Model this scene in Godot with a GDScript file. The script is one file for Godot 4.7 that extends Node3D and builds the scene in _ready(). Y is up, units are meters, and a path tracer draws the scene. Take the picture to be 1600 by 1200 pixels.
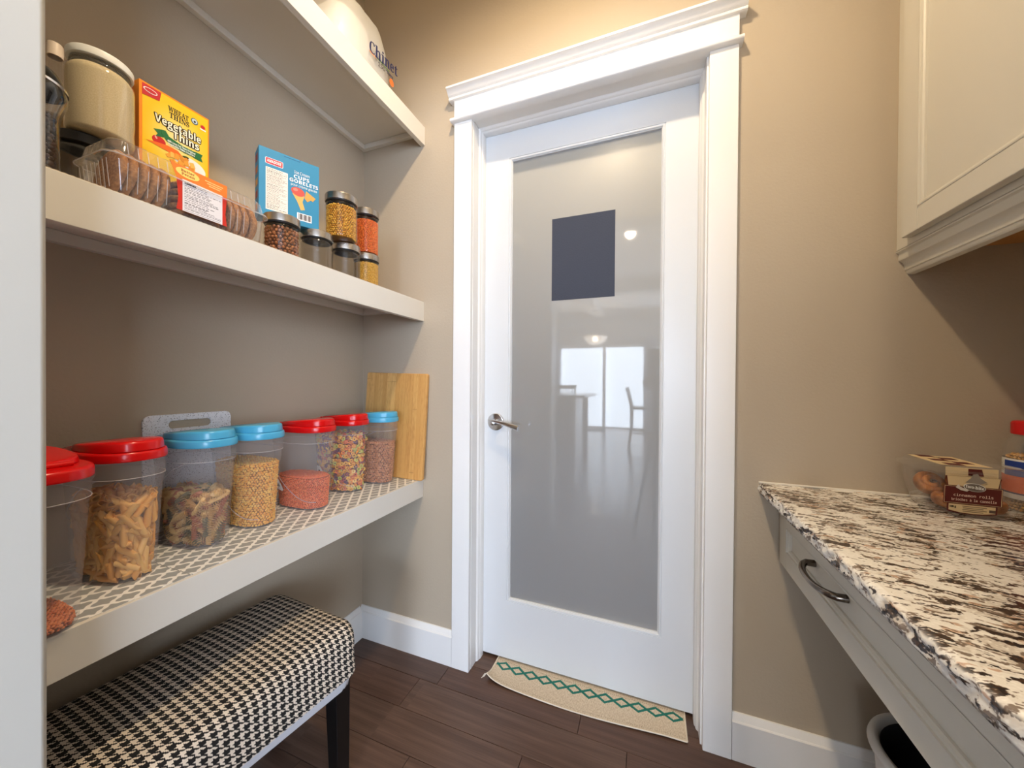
extends Node3D

# ------------------------------------------------------------------ mesh builder
class MB:
	var v := PackedVector3Array()
	var n := PackedVector3Array()
	var uv := PackedVector2Array()
	var xf := Transform3D()

	func tri(a: Vector3, b: Vector3, c: Vector3, na: Vector3, nb: Vector3, nc: Vector3, ua := Vector2.ZERO, ub := Vector2.ZERO, uc := Vector2.ZERO) -> void:
		var g := (b - a).cross(c - a)
		if g.length_squared() < 1e-18:
			return
		v.append(xf * a)
		n.append((xf.basis * na).normalized())
		uv.append(ua)
		if g.dot(na + nb + nc) > 0.0:
			v.append(xf * c); v.append(xf * b)
			n.append((xf.basis * nc).normalized()); n.append((xf.basis * nb).normalized())
			uv.append(uc); uv.append(ub)
		else:
			v.append(xf * b); v.append(xf * c)
			n.append((xf.basis * nb).normalized()); n.append((xf.basis * nc).normalized())
			uv.append(ub); uv.append(uc)

	func quad(a: Vector3, b: Vector3, c: Vector3, d: Vector3, na: Vector3, nb: Vector3, nc: Vector3, nd: Vector3, ua := Vector2.ZERO, ub := Vector2.ZERO, uc := Vector2.ZERO, ud := Vector2.ZERO) -> void:
		tri(a, b, c, na, nb, nc, ua, ub, uc)
		tri(a, c, d, na, nc, nd, ua, uc, ud)

	func face(a: Vector3, b: Vector3, c: Vector3, d: Vector3, nn: Vector3, flip := false) -> void:
		# flat rectangle with 0..1 uvs, a = lower left, b = lower right, c = upper right, d = upper left
		quad(a, b, c, d, nn, nn, nn, nn, Vector2(0, 1), Vector2(1, 1), Vector2(1, 0), Vector2(0, 0))

	func box(c: Vector3, s: Vector3, b := 0.0015) -> MB:
		var h := s / 2.0
		b = minf(b, minf(h.x, minf(h.y, h.z)) * 0.9)
		var ax := [Vector3.RIGHT, Vector3.UP, Vector3.BACK]
		for k in 3:
			for sg in [-1.0, 1.0]:
				var nn: Vector3 = ax[k] * sg
				var u: Vector3 = ax[(k + 1) % 3]
				var w: Vector3 = ax[(k + 2) % 3]
				var hu: float = h[(k + 1) % 3] - b
				var hw: float = h[(k + 2) % 3] - b
				var o: Vector3 = c + nn * h[k]
				var ps := [o - u * hu - w * hw, o + u * hu - w * hw, o + u * hu + w * hw, o - u * hu + w * hw]
				var us := []
				for p in ps:
					us.append(Vector2(p.z, p.y) if k == 0 else (Vector2(p.x, p.z) if k == 1 else Vector2(p.x, p.y)))
				quad(ps[0], ps[1], ps[2], ps[3], nn, nn, nn, nn, us[0], us[1], us[2], us[3])
		if b > 0.0:
			for k in 3:
				var u: Vector3 = ax[(k + 1) % 3]
				var w: Vector3 = ax[(k + 2) % 3]
				var iu := (k + 1) % 3
				var iw := (k + 2) % 3
				for su in [-1.0, 1.0]:
					for sw in [-1.0, 1.0]:
						var e0: Vector3 = c - ax[k] * (h[k] - b)
						var e1: Vector3 = c + ax[k] * (h[k] - b)
						var pu: Vector3 = u * su * h[iu] + w * sw * (h[iw] - b)
						var pw: Vector3 = u * su * (h[iu] - b) + w * sw * h[iw]
						quad(e0 + pu, e1 + pu, e1 + pw, e0 + pw, u * su, u * su, w * sw, w * sw, _bu(e0 + pu, k), _bu(e1 + pu, k), _bu(e1 + pw, k), _bu(e0 + pw, k))
			for sx in [-1.0, 1.0]:
				for sy in [-1.0, 1.0]:
					for sz in [-1.0, 1.0]:
						var d := Vector3(sx, sy, sz)
						tri(c + d * Vector3(h.x, h.y - b, h.z - b), c + d * Vector3(h.x - b, h.y, h.z - b), c + d * Vector3(h.x - b, h.y - b, h.z), Vector3(sx, 0, 0), Vector3(0, sy, 0), Vector3(0, 0, sz))
		return self

	func _bu(p: Vector3, k: int) -> Vector2:
		return Vector2(p.x, p.y) if k == 0 else (Vector2(p.z, p.y) if k == 1 else Vector2(p.x, p.z))

	# box given by its low and high corners
	func bx(a: Vector3, b: Vector3, bev := 0.0015) -> MB:
		return box((a + b) / 2.0, (b - a).abs(), bev)

	# smooth grid of points; rows P[i], closed around j if wrap. sgn turns the normals
	func grid(P: Array, wrap: bool, sgn := 1.0, us := 1.0, vs := 1.0, wrap_i := false) -> void:
		var m := P.size()
		var k: int = P[0].size()
		var N := []
		for i in m:
			var row := PackedVector3Array()
			row.resize(k)
			N.append(row)
		var mi := m if wrap_i else m - 1
		var kj := k if wrap else k - 1
		for i in mi:
			for j in kj:
				var i2 := (i + 1) % m
				var j2 := (j + 1) % k
				var a: Vector3 = P[i][j]
				var b: Vector3 = P[i2][j]
				var c: Vector3 = P[i2][j2]
				var d: Vector3 = P[i][j2]
				var g := (c - a).cross(d - b) * sgn
				N[i][j] += g; N[i2][j] += g; N[i2][j2] += g; N[i][j2] += g
		for i in m:
			for j in k:
				N[i][j] = N[i][j].normalized() if N[i][j].length_squared() > 1e-24 else Vector3.UP
		for i in mi:
			for j in kj:
				var i2 := (i + 1) % m
				var j2 := (j + 1) % k
				var u0 := float(j) / kj * us
				var u1 := float(j + 1) / kj * us
				var v0 := float(i) / mi * vs
				var v1 := float(i + 1) / mi * vs
				quad(P[i][j], P[i2][j], P[i2][j2], P[i][j2], N[i][j], N[i2][j], N[i2][j2], N[i][j2], Vector2(u0, v0), Vector2(u0, v1), Vector2(u1, v1), Vector2(u1, v0))

	func fan(ring: PackedVector3Array, nn: Vector3) -> void:
		var c := Vector3.ZERO
		for p in ring:
			c += p
		c /= ring.size()
		for j in ring.size():
			tri(c, ring[j], ring[(j + 1) % ring.size()], nn, nn, nn)

	# profile of (radius, height) turned round y; sharp bends are kept sharp
	func lathe(pr: Array, seg := 32, at := Vector3.ZERO, crease := 38.0) -> MB:
		var runs := [[pr[0]]]
		for i in range(1, pr.size()):
			runs[-1].append(pr[i])
			if i < pr.size() - 1:
				var d1: Vector2 = pr[i] - pr[i - 1]
				var d2: Vector2 = pr[i + 1] - pr[i]
				if absf(rad_to_deg(d1.angle_to(d2))) > crease:
					runs.append([pr[i]])
		for run in runs:
			var P := []
			for q in run:
				var row := PackedVector3Array()
				for j in seg:
					var t := TAU * j / seg
					row.append(at + Vector3(cos(t) * q.x, q.y, sin(t) * q.x))
				P.append(row)
			grid(P, true, 1.0, 1.0, 1.0)
		return self

	# closed rings joined; caps at both ends
	func loft(S: Array, sgn := 1.0, cap0 := true, cap1 := true) -> MB:
		grid(S, true, sgn)
		if cap0:
			fan(S[0], _ringn(S[0], S[1]))
		if cap1:
			fan(S[-1], _ringn(S[-1], S[-2]))
		return self

	func _mean(r: PackedVector3Array) -> Vector3:
		var c := Vector3.ZERO
		for p in r:
			c += p
		return c / r.size()

	func _ringn(r: PackedVector3Array, other: PackedVector3Array) -> Vector3:
		var c := _mean(r)
		var nn := Vector3.ZERO
		for j in r.size():
			nn += (r[j] - c).cross(r[(j + 1) % r.size()] - c)
		nn = nn.normalized()
		return nn if nn.dot(c - _mean(other)) >= 0.0 else -nn

	func tube(path: Array, rad, seg := 10, caps := true, flat := 1.0) -> MB:
		var S := []
		var up := Vector3.UP
		for i in path.size():
			var a: Vector3 = path[maxi(i - 1, 0)]
			var b: Vector3 = path[mini(i + 1, path.size() - 1)]
			var t := (b - a).normalized()
			if absf(t.dot(up)) > 0.95:
				up = Vector3.RIGHT
			var s := t.cross(up).normalized()
			var w := s.cross(t).normalized()
			up = w
			var r: float = rad[i] if rad is Array else rad
			var row := PackedVector3Array()
			for j in seg:
				var q := TAU * j / seg
				row.append(path[i] + s * cos(q) * r + w * sin(q) * r * flat)
			S.append(row)
		return loft(S, 1.0, caps, caps)

	# outline (2D) in the plane (ux, uy) from o, pushed along d
	func prism(poly: PackedVector2Array, o: Vector3, ux: Vector3, uy: Vector3, d: Vector3, crease := 30.0) -> MB:
		var idx := Geometry2D.triangulate_polygon(poly)
		var nn := d.normalized()
		var P := []
		for p in poly:
			P.append(o + ux * p.x + uy * p.y)
		for i in range(0, idx.size(), 3):
			tri(P[idx[i]], P[idx[i + 1]], P[idx[i + 2]], -nn, -nn, -nn, poly[idx[i]], poly[idx[i + 1]], poly[idx[i + 2]])
			tri(P[idx[i]] + d, P[idx[i + 1]] + d, P[idx[i + 2]] + d, nn, nn, nn, poly[idx[i]], poly[idx[i + 1]], poly[idx[i + 2]])
		var k := poly.size()
		var ar := 0.0
		for i in k:
			ar += poly[i].cross(poly[(i + 1) % k])
		var sg := 1.0 if ar > 0 else -1.0
		var en := []
		for i in k:
			var e := (poly[(i + 1) % k] - poly[i]).normalized()
			en.append(Vector2(e.y, -e.x) * sg)
		for i in k:
			var prev: Vector2 = en[(i - 1 + k) % k]
			var cur: Vector2 = en[i]
			var nxt: Vector2 = en[(i + 1) % k]
			var n0 := (prev + cur).normalized() if absf(rad_to_deg(prev.angle_to(cur))) < crease else cur
			var n1 := (nxt + cur).normalized() if absf(rad_to_deg(nxt.angle_to(cur))) < crease else cur
			var a0 := ux * n0.x + uy * n0.y
			var a1 := ux * n1.x + uy * n1.y
			var p0: Vector3 = P[i]
			var p1: Vector3 = P[(i + 1) % k]
			quad(p0, p1, p1 + d, p0 + d, a0, a1, a1, a0)
		return self

	# ellipsoid
	func ball(c: Vector3, r: Vector3, seg := 12, rings := 8) -> MB:
		var P := []
		for i in rings + 1:
			var f := PI * i / rings
			var row := PackedVector3Array()
			for j in seg:
				var t := TAU * j / seg
				row.append(c + Vector3(sin(f) * cos(t) * r.x, -cos(f) * r.y, sin(f) * sin(t) * r.z))
			P.append(row)
		grid(P, true)
		return self

	func mesh(m: Material = null) -> ArrayMesh:
		var a := []
		a.resize(Mesh.ARRAY_MAX)
		a[Mesh.ARRAY_VERTEX] = v
		a[Mesh.ARRAY_NORMAL] = n
		a[Mesh.ARRAY_TEX_UV] = uv
		var me := ArrayMesh.new()
		me.add_surface_from_arrays(Mesh.PRIMITIVE_TRIANGLES, a)
		if m:
			me.surface_set_material(0, m)
		return me

# ------------------------------------------------------------------ scene helpers
var taken := {}
var rng := RandomNumberGenerator.new()
var M := {}

func numbered(called: String) -> String:
	if not taken.has(called):
		taken[called] = 0
		return called
	taken[called] += 1
	return "%s_%03d" % [called, taken[called]]

func tag(o: Node, label: String, category: String, group := "") -> Node:
	o.set_meta("label", label)
	o.set_meta("category", category)
	if group:
		o.set_meta("group", group)
	return o

func thing(called: String, label: String, category: String, at := Vector3.ZERO, turn := 0.0, group := "") -> Node3D:
	var o := Node3D.new()
	o.name = numbered(called)
	add_child(o)
	o.position = at
	o.rotation.y = turn
	tag(o, label, category, group)
	return o

func part(called: String, mb: MB, m: Material, parent: Node, label := "") -> MeshInstance3D:
	var o := MeshInstance3D.new()
	o.name = called
	o.mesh = mb.mesh(m)
	parent.add_child(o, true)
	if label:
		o.set_meta("label", label)
	return o

func solo(called: String, mb: MB, m: Material, label: String, category: String, at := Vector3.ZERO, turn := 0.0, group := "") -> MeshInstance3D:
	var o := MeshInstance3D.new()
	o.name = numbered(called)
	o.mesh = mb.mesh(m)
	add_child(o)
	o.position = at
	o.rotation.y = turn
	tag(o, label, category, group)
	return o

func struct(called: String, mb: MB, m: Material) -> MeshInstance3D:
	var o := MeshInstance3D.new()
	o.name = called
	o.mesh = mb.mesh(m)
	add_child(o)
	o.set_meta("kind", "structure")
	return o

func struct_node(called: String) -> Node3D:
	var o := Node3D.new()
	o.name = called
	add_child(o)
	o.set_meta("kind", "structure")
	return o

func copy(o: Node3D, at: Vector3, label: String, turn := Vector3.ZERO) -> Node3D:
	var c: Node3D = o.duplicate()
	c.name = numbered(String(o.name).rstrip("0123456789").trim_suffix("_"))
	add_child(c)
	c.position = at
	c.rotation = turn
	c.set_meta("label", label)
	return c

func mat(c: Color, rough := 0.6, spec := 0.5, metal := 0.0) -> StandardMaterial3D:
	var m := StandardMaterial3D.new()
	m.albedo_color = c
	m.roughness = rough
	m.metallic_specular = spec
	m.metallic = metal
	return m

func rgb(r: int, g: int, b: int, a := 1.0) -> Color:
	return Color(r / 255.0, g / 255.0, b / 255.0, a)

func clear(c: Color, alpha: float, rough: float) -> StandardMaterial3D:
	var m := mat(Color(c.r, c.g, c.b, alpha), rough)
	m.transparency = BaseMaterial3D.TRANSPARENCY_ALPHA
	m.cull_mode = BaseMaterial3D.CULL_DISABLED
	return m

func tex(img: Image) -> ImageTexture:
	return ImageTexture.create_from_image(img)

func noise(freq: float, sd := 1, oct := 3, kind := FastNoiseLite.TYPE_SIMPLEX_SMOOTH) -> FastNoiseLite:
	var f := FastNoiseLite.new()
	f.noise_type = kind
	f.frequency = freq
	f.seed = sd
	f.fractal_octaves = oct
	return f

func noise_tex(freq: float, size := 256, sd := 1, lo := Color.BLACK, hi := Color.WHITE) -> NoiseTexture2D:
	var t := NoiseTexture2D.new()
	t.width = size
	t.height = size
	t.seamless = true
	t.noise = noise(freq, sd, 4)
	var g := Gradient.new()
	g.set_color(0, lo)
	g.set_color(1, hi)
	t.color_ramp = g
	return t

func bump(m: StandardMaterial3D, t: Texture2D, depth: float, scale: float, world := true) -> StandardMaterial3D:
	m.heightmap_enabled = true
	m.heightmap_texture = t
	m.heightmap_scale = depth
	m.uv1_triplanar = true
	m.uv1_world_triplanar = world
	m.uv1_scale = Vector3.ONE * scale
	return m

func tinted(c: Color, t: Texture2D, rough: float, scale: Vector3, world := false) -> StandardMaterial3D:
	var m := mat(c, rough)
	m.albedo_texture = t
	m.uv1_triplanar = true
	m.uv1_world_triplanar = world
	m.uv1_scale = scale
	return m

func printed(img: Image, rough := 0.5) -> StandardMaterial3D:
	var m := mat(Color.WHITE, rough)
	m.albedo_texture = tex(img)
	return m

var fonts := {}
func font(face: String, weight := 400, italic := false) -> SystemFont:
	var k := face + str(weight) + str(italic)
	if not fonts.has(k):
		var f := SystemFont.new()
		f.font_names = PackedStringArray([face])
		f.font_weight = weight
		f.font_italic = italic
		fonts[k] = f
	return fonts[k]

# flat lettering; the basis columns say which way the line runs, which way is up and out
func words(s: String, parent: Node, at: Vector3, height: float, m: Material, right := Vector3.RIGHT, up := Vector3.UP, face := "Droid Sans", weight := 700, width := 0.0, called := "lettering", italic := false) -> MeshInstance3D:
	var t := TextMesh.new()
	t.text = s
	t.font = font(face, weight, italic)
	t.font_size = 32
	t.pixel_size = 0.001
	t.depth = 0.004
	t.curve_step = 2.0
	t.material = m
	var o := MeshInstance3D.new()
	o.name = called
	o.mesh = t
	parent.add_child(o, true)
	var ab := t.get_aabb()
	var k := height / 0.0235
	var kx := k
	if width > 0.0 and ab.size.x > 0.0:
		kx = width / ab.size.x
	var out := right.cross(up).normalized()
	o.transform = Transform3D(Basis(right.normalized() * kx, up.normalized() * k, out * 0.12), at)
	return o

func rrect(hx: float, hz: float, r: float, y: float, per := 6, c := Vector2.ZERO) -> PackedVector3Array:
	var out := PackedVector3Array()
	for q in [[1, 1, 0.0], [-1, 1, PI / 2], [-1, -1, PI], [1, -1, 1.5 * PI]]:
		for i in per + 1:
			var t: float = q[2] + PI / 2 * i / per
			out.append(Vector3(c.x + q[0] * (hx - r) + cos(t) * r, y, c.y + q[1] * (hz - r) + sin(t) * r))
	return out

func multi(called: String, mesh: Mesh, xfs: Array, parent: Node, cols := []) -> MultiMeshInstance3D:
	var mm := MultiMesh.new()
	mm.transform_format = MultiMesh.TRANSFORM_3D
	mm.use_colors = not cols.is_empty()
	mm.mesh = mesh
	mm.instance_count = xfs.size()
	for i in xfs.size():
		mm.set_instance_transform(i, xfs[i])
		if not cols.is_empty():
			mm.set_instance_color(i, cols[i])
	var o := MultiMeshInstance3D.new()
	o.name = called
	o.multimesh = mm
	parent.add_child(o, true)
	o.set_meta("kind", "stuff")
	return o

func spin() -> Basis:
	return Basis.from_euler(Vector3(rng.randf() * TAU, rng.randf() * TAU, rng.randf() * TAU))

# four sides of a moulded frame in the local xy plane, facing +z; profile of (distance inwards, z)
func frame_sides(called: String, r: Rect2, pr: Array, m: Material, parent: Node) -> void:
	var cs := [[r.position, Vector2(1, 1)], [Vector2(r.end.x, r.position.y), Vector2(-1, 1)], [r.end, Vector2(-1, -1)], [Vector2(r.position.x, r.end.y), Vector2(1, -1)]]
	for s in 4:
		var mb := MB.new()
		var A: Array = cs[s]
		var B: Array = cs[(s + 1) % 4]
		var inward := Vector2(0, 1).rotated(PI / 2 * s)
		for i in pr.size() - 1:
			var d0: Vector2 = pr[i]
			var d1: Vector2 = pr[i + 1]
			var e := (d1 - d0).normalized()
			var nn := Vector3(inward.x * -e.y, inward.y * -e.y, e.x)
			if nn.z < 0:
				nn = -nn
			if absf(e.x) < 1e-5:
				nn = Vector3(inward.x, inward.y, 0)
			var p := func(c: Array, d: Vector2): return Vector3(c[0].x + c[1].x * d.x, c[0].y + c[1].y * d.x, d.y)
			mb.quad(p.call(A, d0), p.call(B, d0), p.call(B, d1), p.call(A, d1), nn, nn, nn, nn)
		part(called, mb, m, parent)

# cabinet door or drawer front in local xy, facing +z, lower left at the origin
func panel_front(parent: Node, w: float, h: float, st: float, rt: float, rb: float, th: float, m: Material) -> void:
	for x in [0.0, w - st]:
		part("stile", MB.new().bx(Vector3(x, 0, -th), Vector3(x + st, h, 0), 0.002), m, parent)
	part("rail", MB.new().bx(Vector3(st, 0, -th), Vector3(w - st, rb, 0), 0.002), m, parent)
	part("rail", MB.new().bx(Vector3(st, h - rt, -th), Vector3(w - st, h, 0), 0.002), m, parent)
	part("panel", MB.new().bx(Vector3(st, rb, -th), Vector3(w - st, h - rt, -0.0095), 0.0), m, parent)
	frame_sides("bead", Rect2(st - 0.002, rb - 0.002, w - 2 * st + 0.004, h - rt - rb + 0.004), [Vector2(0, 0.0006), Vector2(0.003, 0.0012), Vector2(0.004, -0.002), Vector2(0.0085, -0.0025), Vector2(0.0105, -0.005), Vector2(0.012, -0.0055), Vector2(0.0125, -0.0096)], m, parent)

# ------------------------------------------------------------------ the place
const WALL_Z := 0.088      # face of the wall that holds the door
const LEFT_X := -0.521
const RIGHT_X := 1.545
const CEIL := 2.74
const FRONT_A := 1.10      # pantry side and kitchen side of the wall with the opening
const FRONT_B := 1.24

func _ready() -> void:
	rng.seed = 7
	# camera
	var cam := Camera3D.new()
	cam.name = "camera"
	add_child(cam)
	cam.position = Vector3(0.61427, 1.08472, 1.29236)
	cam.rotation = Vector3(-0.00691212, 0.363164126, 0.00674547)
	cam.fov = 93.756
	cam.near = 0.02
	cam.far = 60.0
	cam.current = true
	# sky and exposure
	var env := Environment.new()
	env.background_mode = Environment.BG_COLOR
	env.background_color = Color(0.75, 0.86, 1.0)
	env.background_energy_multiplier = 1.0
	env.tonemap_mode = Environment.TONE_MAPPER_LINEAR
	env.tonemap_exposure = 0.98
	env.sdfgi_enabled = true
	env.ssao_enabled = true
	env.ssil_enabled = true
	var we := WorldEnvironment.new()
	we.name = "environment"
	we.environment = env
	add_child(we)
	# daylight through the kitchen's patio door and two other windows
	area("daylight_patio", Vector3(-0.45, 0.97, 7.40), Vector3(1.94, 1.86, 0), Vector3(0, 0, -1), rgb(198, 226, 252), 5.0)
	area("daylight_window", Vector3(1.95, 1.5, 7.40), Vector3(1.9, 1.3, 0), Vector3(0, 0, -1), rgb(192, 218, 253), 23.0)
	area("daylight_side", Vector3(3.44, 1.45, 4.3), Vector3(2.6, 1.7, 0), Vector3(-1, 0, 0), rgb(200, 222, 253), 12.0)
	materials()
	shell()
	floor_boards()
	door()
	lights()
	kitchen()
	shelves()
	counter()
	upper_cabinet()
	bench()
	rug()
	containers()
	boards()
	middle_shelf_goods()
	upper_shelf_goods()
	counter_goods()

func area(called: String, at: Vector3, size: Vector3, to: Vector3, c: Color, e: float) -> void:
	var l := AreaLight3D.new()
	l.name = called
	l.area_size = Vector2(size.x, size.y)
	l.light_color = c
	l.light_energy = e
	l.area_range = 20.0
	l.area_attenuation = 2.0
	l.shadow_enabled = true
	add_child(l)
	l.look_at_from_position(at, at + to, Vector3.UP)

func lights() -> void:
	recessed(Vector3(0.42, CEIL, 0.84), "recessed ceiling light in the pantry above the doorway floor", 2.4, true)
	recessed(Vector3(0.40, CEIL, -0.36), "recessed ceiling light of the hall behind the frosted glass door", 3.0, true)
	recessed(Vector3(0.41, CEIL, 2.87), "recessed kitchen ceiling light seen as a bright spot in the door glass", 2.0, true)

func recessed(at: Vector3, label: String, e: float, on: bool) -> void:
	var t := thing("recessed_light", label, "ceiling light", at)
	part("trim_ring", MB.new().lathe([Vector2(0.062, 0.0), Vector2(0.066, -0.006), Vector2(0.09, -0.004), Vector2(0.092, 0.0)], 40), M.white, t)
	part("lamp", MB.new().lathe([Vector2(0.0, -0.002), Vector2(0.06, -0.002), Vector2(0.06, 0.0), Vector2(0.0, 0.0)], 32), M.lampglow, t)
	var l := SpotLight3D.new()
	l.name = "lamp_light"
	l.light_color = rgb(255, 229, 190)
	l.light_energy = e
	l.spot_angle = 80.0
	l.spot_angle_attenuation = 0.6
	l.spot_range = 12.0
	l.spot_attenuation = 2.0
	l.light_size = 0.05
	l.shadow_enabled = true
	t.add_child(l)
	l.position = Vector3(0, -0.012, 0)
	l.rotation.x = -PI / 2

func materials() -> void:
	var stipple := noise_tex(0.035, 256, 3)
	M.kwall = mat(rgb(212, 209, 203), 0.8, 0.3)
	M.wall = bump(mat(rgb(183, 169, 149), 0.62, 0.4), stipple, 0.03, 9.0)
	M.ceil = bump(mat(rgb(226, 220, 211), 0.9, 0.3), stipple, 0.05, 5.0)
	M.stub = mat(rgb(186, 183, 175), 0.5, 0.4)
	M.white = mat(rgb(238, 237, 235), 0.32, 0.5)
	M.doorwhite = mat(rgb(214, 216, 218), 0.34, 0.5)
	M.shelf = mat(rgb(222, 217, 207), 0.42, 0.45)
	M.cab = mat(rgb(208, 203, 190), 0.42, 0.45)
	M.maple = mat(rgb(186, 132, 72), 0.5)
	M.chrome = mat(rgb(205, 203, 202), 0.16, 0.5, 1.0)
	M.steel = mat(rgb(178, 172, 166), 0.27, 0.5, 1.0)
	M.steel.anisotropy_enabled = true
	M.steel.anisotropy = 0.6
	M.nickel = mat(rgb(124, 116, 108), 0.22, 0.5, 1.0)
	M.black = mat(rgb(14, 13, 13), 0.35)
	M.dark = mat(rgb(30, 28, 28), 0.5)
	M.glow = mat(rgb(240, 245, 255), 0.9)
	M.glow.emission_enabled = true
	M.glow.emission = rgb(236, 244, 255)
	M.glow.emission_energy_multiplier = 7.0
	M.lampglow = mat(rgb(255, 240, 220), 0.9)
	M.lampglow.emission_enabled = true
	M.lampglow.emission = rgb(255, 236, 208)
	M.lampglow.emission_energy_multiplier = 14.0
	M.bowlglow = mat(rgb(250, 244, 234), 0.5)
	M.bowlglow.emission_enabled = true
	M.bowlglow.emission = rgb(255, 240, 222)
	M.bowlglow.emission_energy_multiplier = 5.0
	M.jarglass = clear(rgb(70, 68, 66), 0.07, 0.03)
	M.greyglass = clear(rgb(62, 60, 58), 0.34, 0.04)
	M.clearplastic = clear(rgb(240, 240, 240), 0.07, 0.05)
	M.frost = clear(rgb(208, 200, 199), 0.18, 0.3)
	M.frostline = clear(rgb(240, 234, 235), 0.38, 0.4)
	M.ink_white = mat(rgb(248, 248, 246), 0.5)
	M.ink_black = mat(rgb(30, 26, 26), 0.5)
	M.ink_red = mat(rgb(196, 26, 40), 0.5)
	M.ink_navy = mat(rgb(24, 34, 84), 0.5)

func slab(st: Node3D, called: String, a: Vector3, b: Vector3, m: Material) -> void:
	part(called, MB.new().bx(a, b, 0.0), m, st)

func shell() -> void:
	var w: Material = M.wall
	struct("wall_left", MB.new().bx(Vector3(LEFT_X - 0.12, 0, -0.027), Vector3(LEFT_X, CEIL, FRONT_B), 0.0), w)
	struct("wall_right", MB.new().bx(Vector3(RIGHT_X, 0, -0.027), Vector3(RIGHT_X + 0.12, CEIL, FRONT_B), 0.0), w)
	var bk := struct_node("wall_back")
	slab(bk, "wall_panel", Vector3(LEFT_X, 0, -0.027), Vector3(-0.02, CEIL, WALL_Z), w)
	slab(bk, "wall_panel", Vector3(0.785, 0, -0.027), Vector3(RIGHT_X, CEIL, WALL_Z), w)
	slab(bk, "wall_panel", Vector3(-0.02, 2.07, -0.027), Vector3(0.785, CEIL, WALL_Z), w)
	var fr := struct_node("wall_front")
	part("wall_panel", MB.new().bx(Vector3(LEFT_X, 0, FRONT_A), Vector3(-0.015, CEIL, FRONT_B), 0.006), M.stub, fr)
	part("wall_panel", MB.new().bx(Vector3(0.90, 0, FRONT_A), Vector3(RIGHT_X, CEIL, FRONT_B), 0.006), M.stub, fr)
	part("wall_panel", MB.new().bx(Vector3(-0.02, 2.13, FRONT_A), Vector3(0.905, CEIL, FRONT_B), 0.006), M.stub, fr)
	struct("ceiling", MB.new().bx(Vector3(-4.2, CEIL, -1.5), Vector3(3.62, CEIL + 0.1, 7.75), 0.0), M.ceil)
	# hall beyond the door, only a thread of it under the slab
	struct("wall_hall_far", MB.new().bx(Vector3(-0.75, 0, -1.45), Vector3(1.75, CEIL, -1.35), 0.0), w)
	struct("wall_hall_left", MB.new().bx(Vector3(-0.75, 0, -1.35), Vector3(-0.641, CEIL, -0.027), 0.0), w)
	struct("wall_hall_right", MB.new().bx(Vector3(1.665, 0, -1.35), Vector3(1.75, CEIL, -0.027), 0.0), w)
	# baseboards with a sloped cap
	var pr := PackedVector2Array([Vector2(0, 0), Vector2(0.016, 0), Vector2(0.016, 0.110), Vector2(0.014, 0.1125), Vector2(0.012, 0.1135), Vector2(0.006, 0.127), Vector2(0.004, 0.131), Vector2(0, 0.131)])
	struct("baseboard_left", MB.new().prism(pr, Vector3(LEFT_X, 0, WALL_Z + 0.016), Vector3.RIGHT, Vector3.UP, Vector3(0, 0, 0.995), 10.0), M.white)
	struct("baseboard_back", MB.new().prism(pr, Vector3(LEFT_X, 0, WALL_Z), Vector3.BACK, Vector3.UP, Vector3(-0.0765 - LEFT_X, 0, 0), 10.0), M.white)
	struct("baseboard_right", MB.new().prism(pr, Vector3(0.8475, 0, WALL_Z), Vector3.BACK, Vector3.UP, Vector3(RIGHT_X - 0.8475, 0, 0), 10.0), M.white)

func wood_image(sd: int, base: Color, dark: Color, w: int, h: int, grain: float) -> Image:
	var im := Image.create(w, h, false, Image.FORMAT_RGB8)
	var a := noise(0.012, sd, 3)
	var b := noise(0.05, sd + 9, 2)
	for y in h:
		for x in w:
			var t := a.get_noise_2d(x * 0.35, y * 2.6) * 0.6 + b.get_noise_2d(x * 0.22, y * 5.0) * grain
			im.set_pixel(x, y, base.lerp(dark, clampf(0.5 + t, 0, 1)))
	return im

func floor_boards() -> void:
	var fl := struct_node("floor")
	var imgs := []
	for k in 3:
		var m := mat([rgb(255, 250, 246), rgb(228, 222, 220), rgb(240, 226, 218)][k], 0.36, 0.45)
		m.albedo_texture = tex(wood_image(20 + k * 7, rgb(108, 86, 75), rgb(80, 62, 54), 512, 256, 0.32))
		m.uv1_scale = Vector3(1.0, 4.0, 1)
		imgs.append(m)
	slab(fl, "subfloor", Vector3(-4.2, -0.1, -1.5), Vector3(3.62, -0.013, 7.75), M.dark)
	# kitchen boards, seen only in the glass of the door
	var kb := mat(rgb(235, 228, 226), 0.2, 0.6)
	kb.albedo_texture = imgs[0].albedo_texture
	slab(fl, "kitchen_boards", Vector3(-4.2, -0.02, 1.66), Vector3(3.62, 0.0, 7.75), kb)
	slab(fl, "hall_boards", Vector3(-0.65, -0.02, -1.4), Vector3(1.67, 0.0, -0.06), kb)
	var z := -0.05
	var row := 0
	while z < 1.64:
		var joints := [-0.085, 0.418] if row == 1 else [-0.52 + fmod(row * 0.417 + 0.23, 0.7), 0.2 + fmod(row * 0.417 + 0.23, 0.7), 0.9 + fmod(row * 0.417 + 0.23, 0.7)]
		var xs := [-0.64] + joints + [1.68]
		for i in xs.size() - 1:
			if xs[i + 1] - xs[i] < 0.02:
				continue
			var mb := MB.new()
			mb.bx(Vector3(xs[i] + 0.0004, -0.013, z + 0.0004), Vector3(xs[i + 1] - 0.0004, rng.randf_range(-0.0003, 0.0), z + 0.1196), 0.0012)
			var off := Vector2(rng.randf(), rng.randf())
			for q in mb.uv.size():
				mb.uv[q] = Vector2(mb.uv[q].x * 0.8, mb.uv[q].y) + off
			part("plank", mb, imgs[rng.randi() % 3], fl)
		z += 0.12
		row += 1

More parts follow.
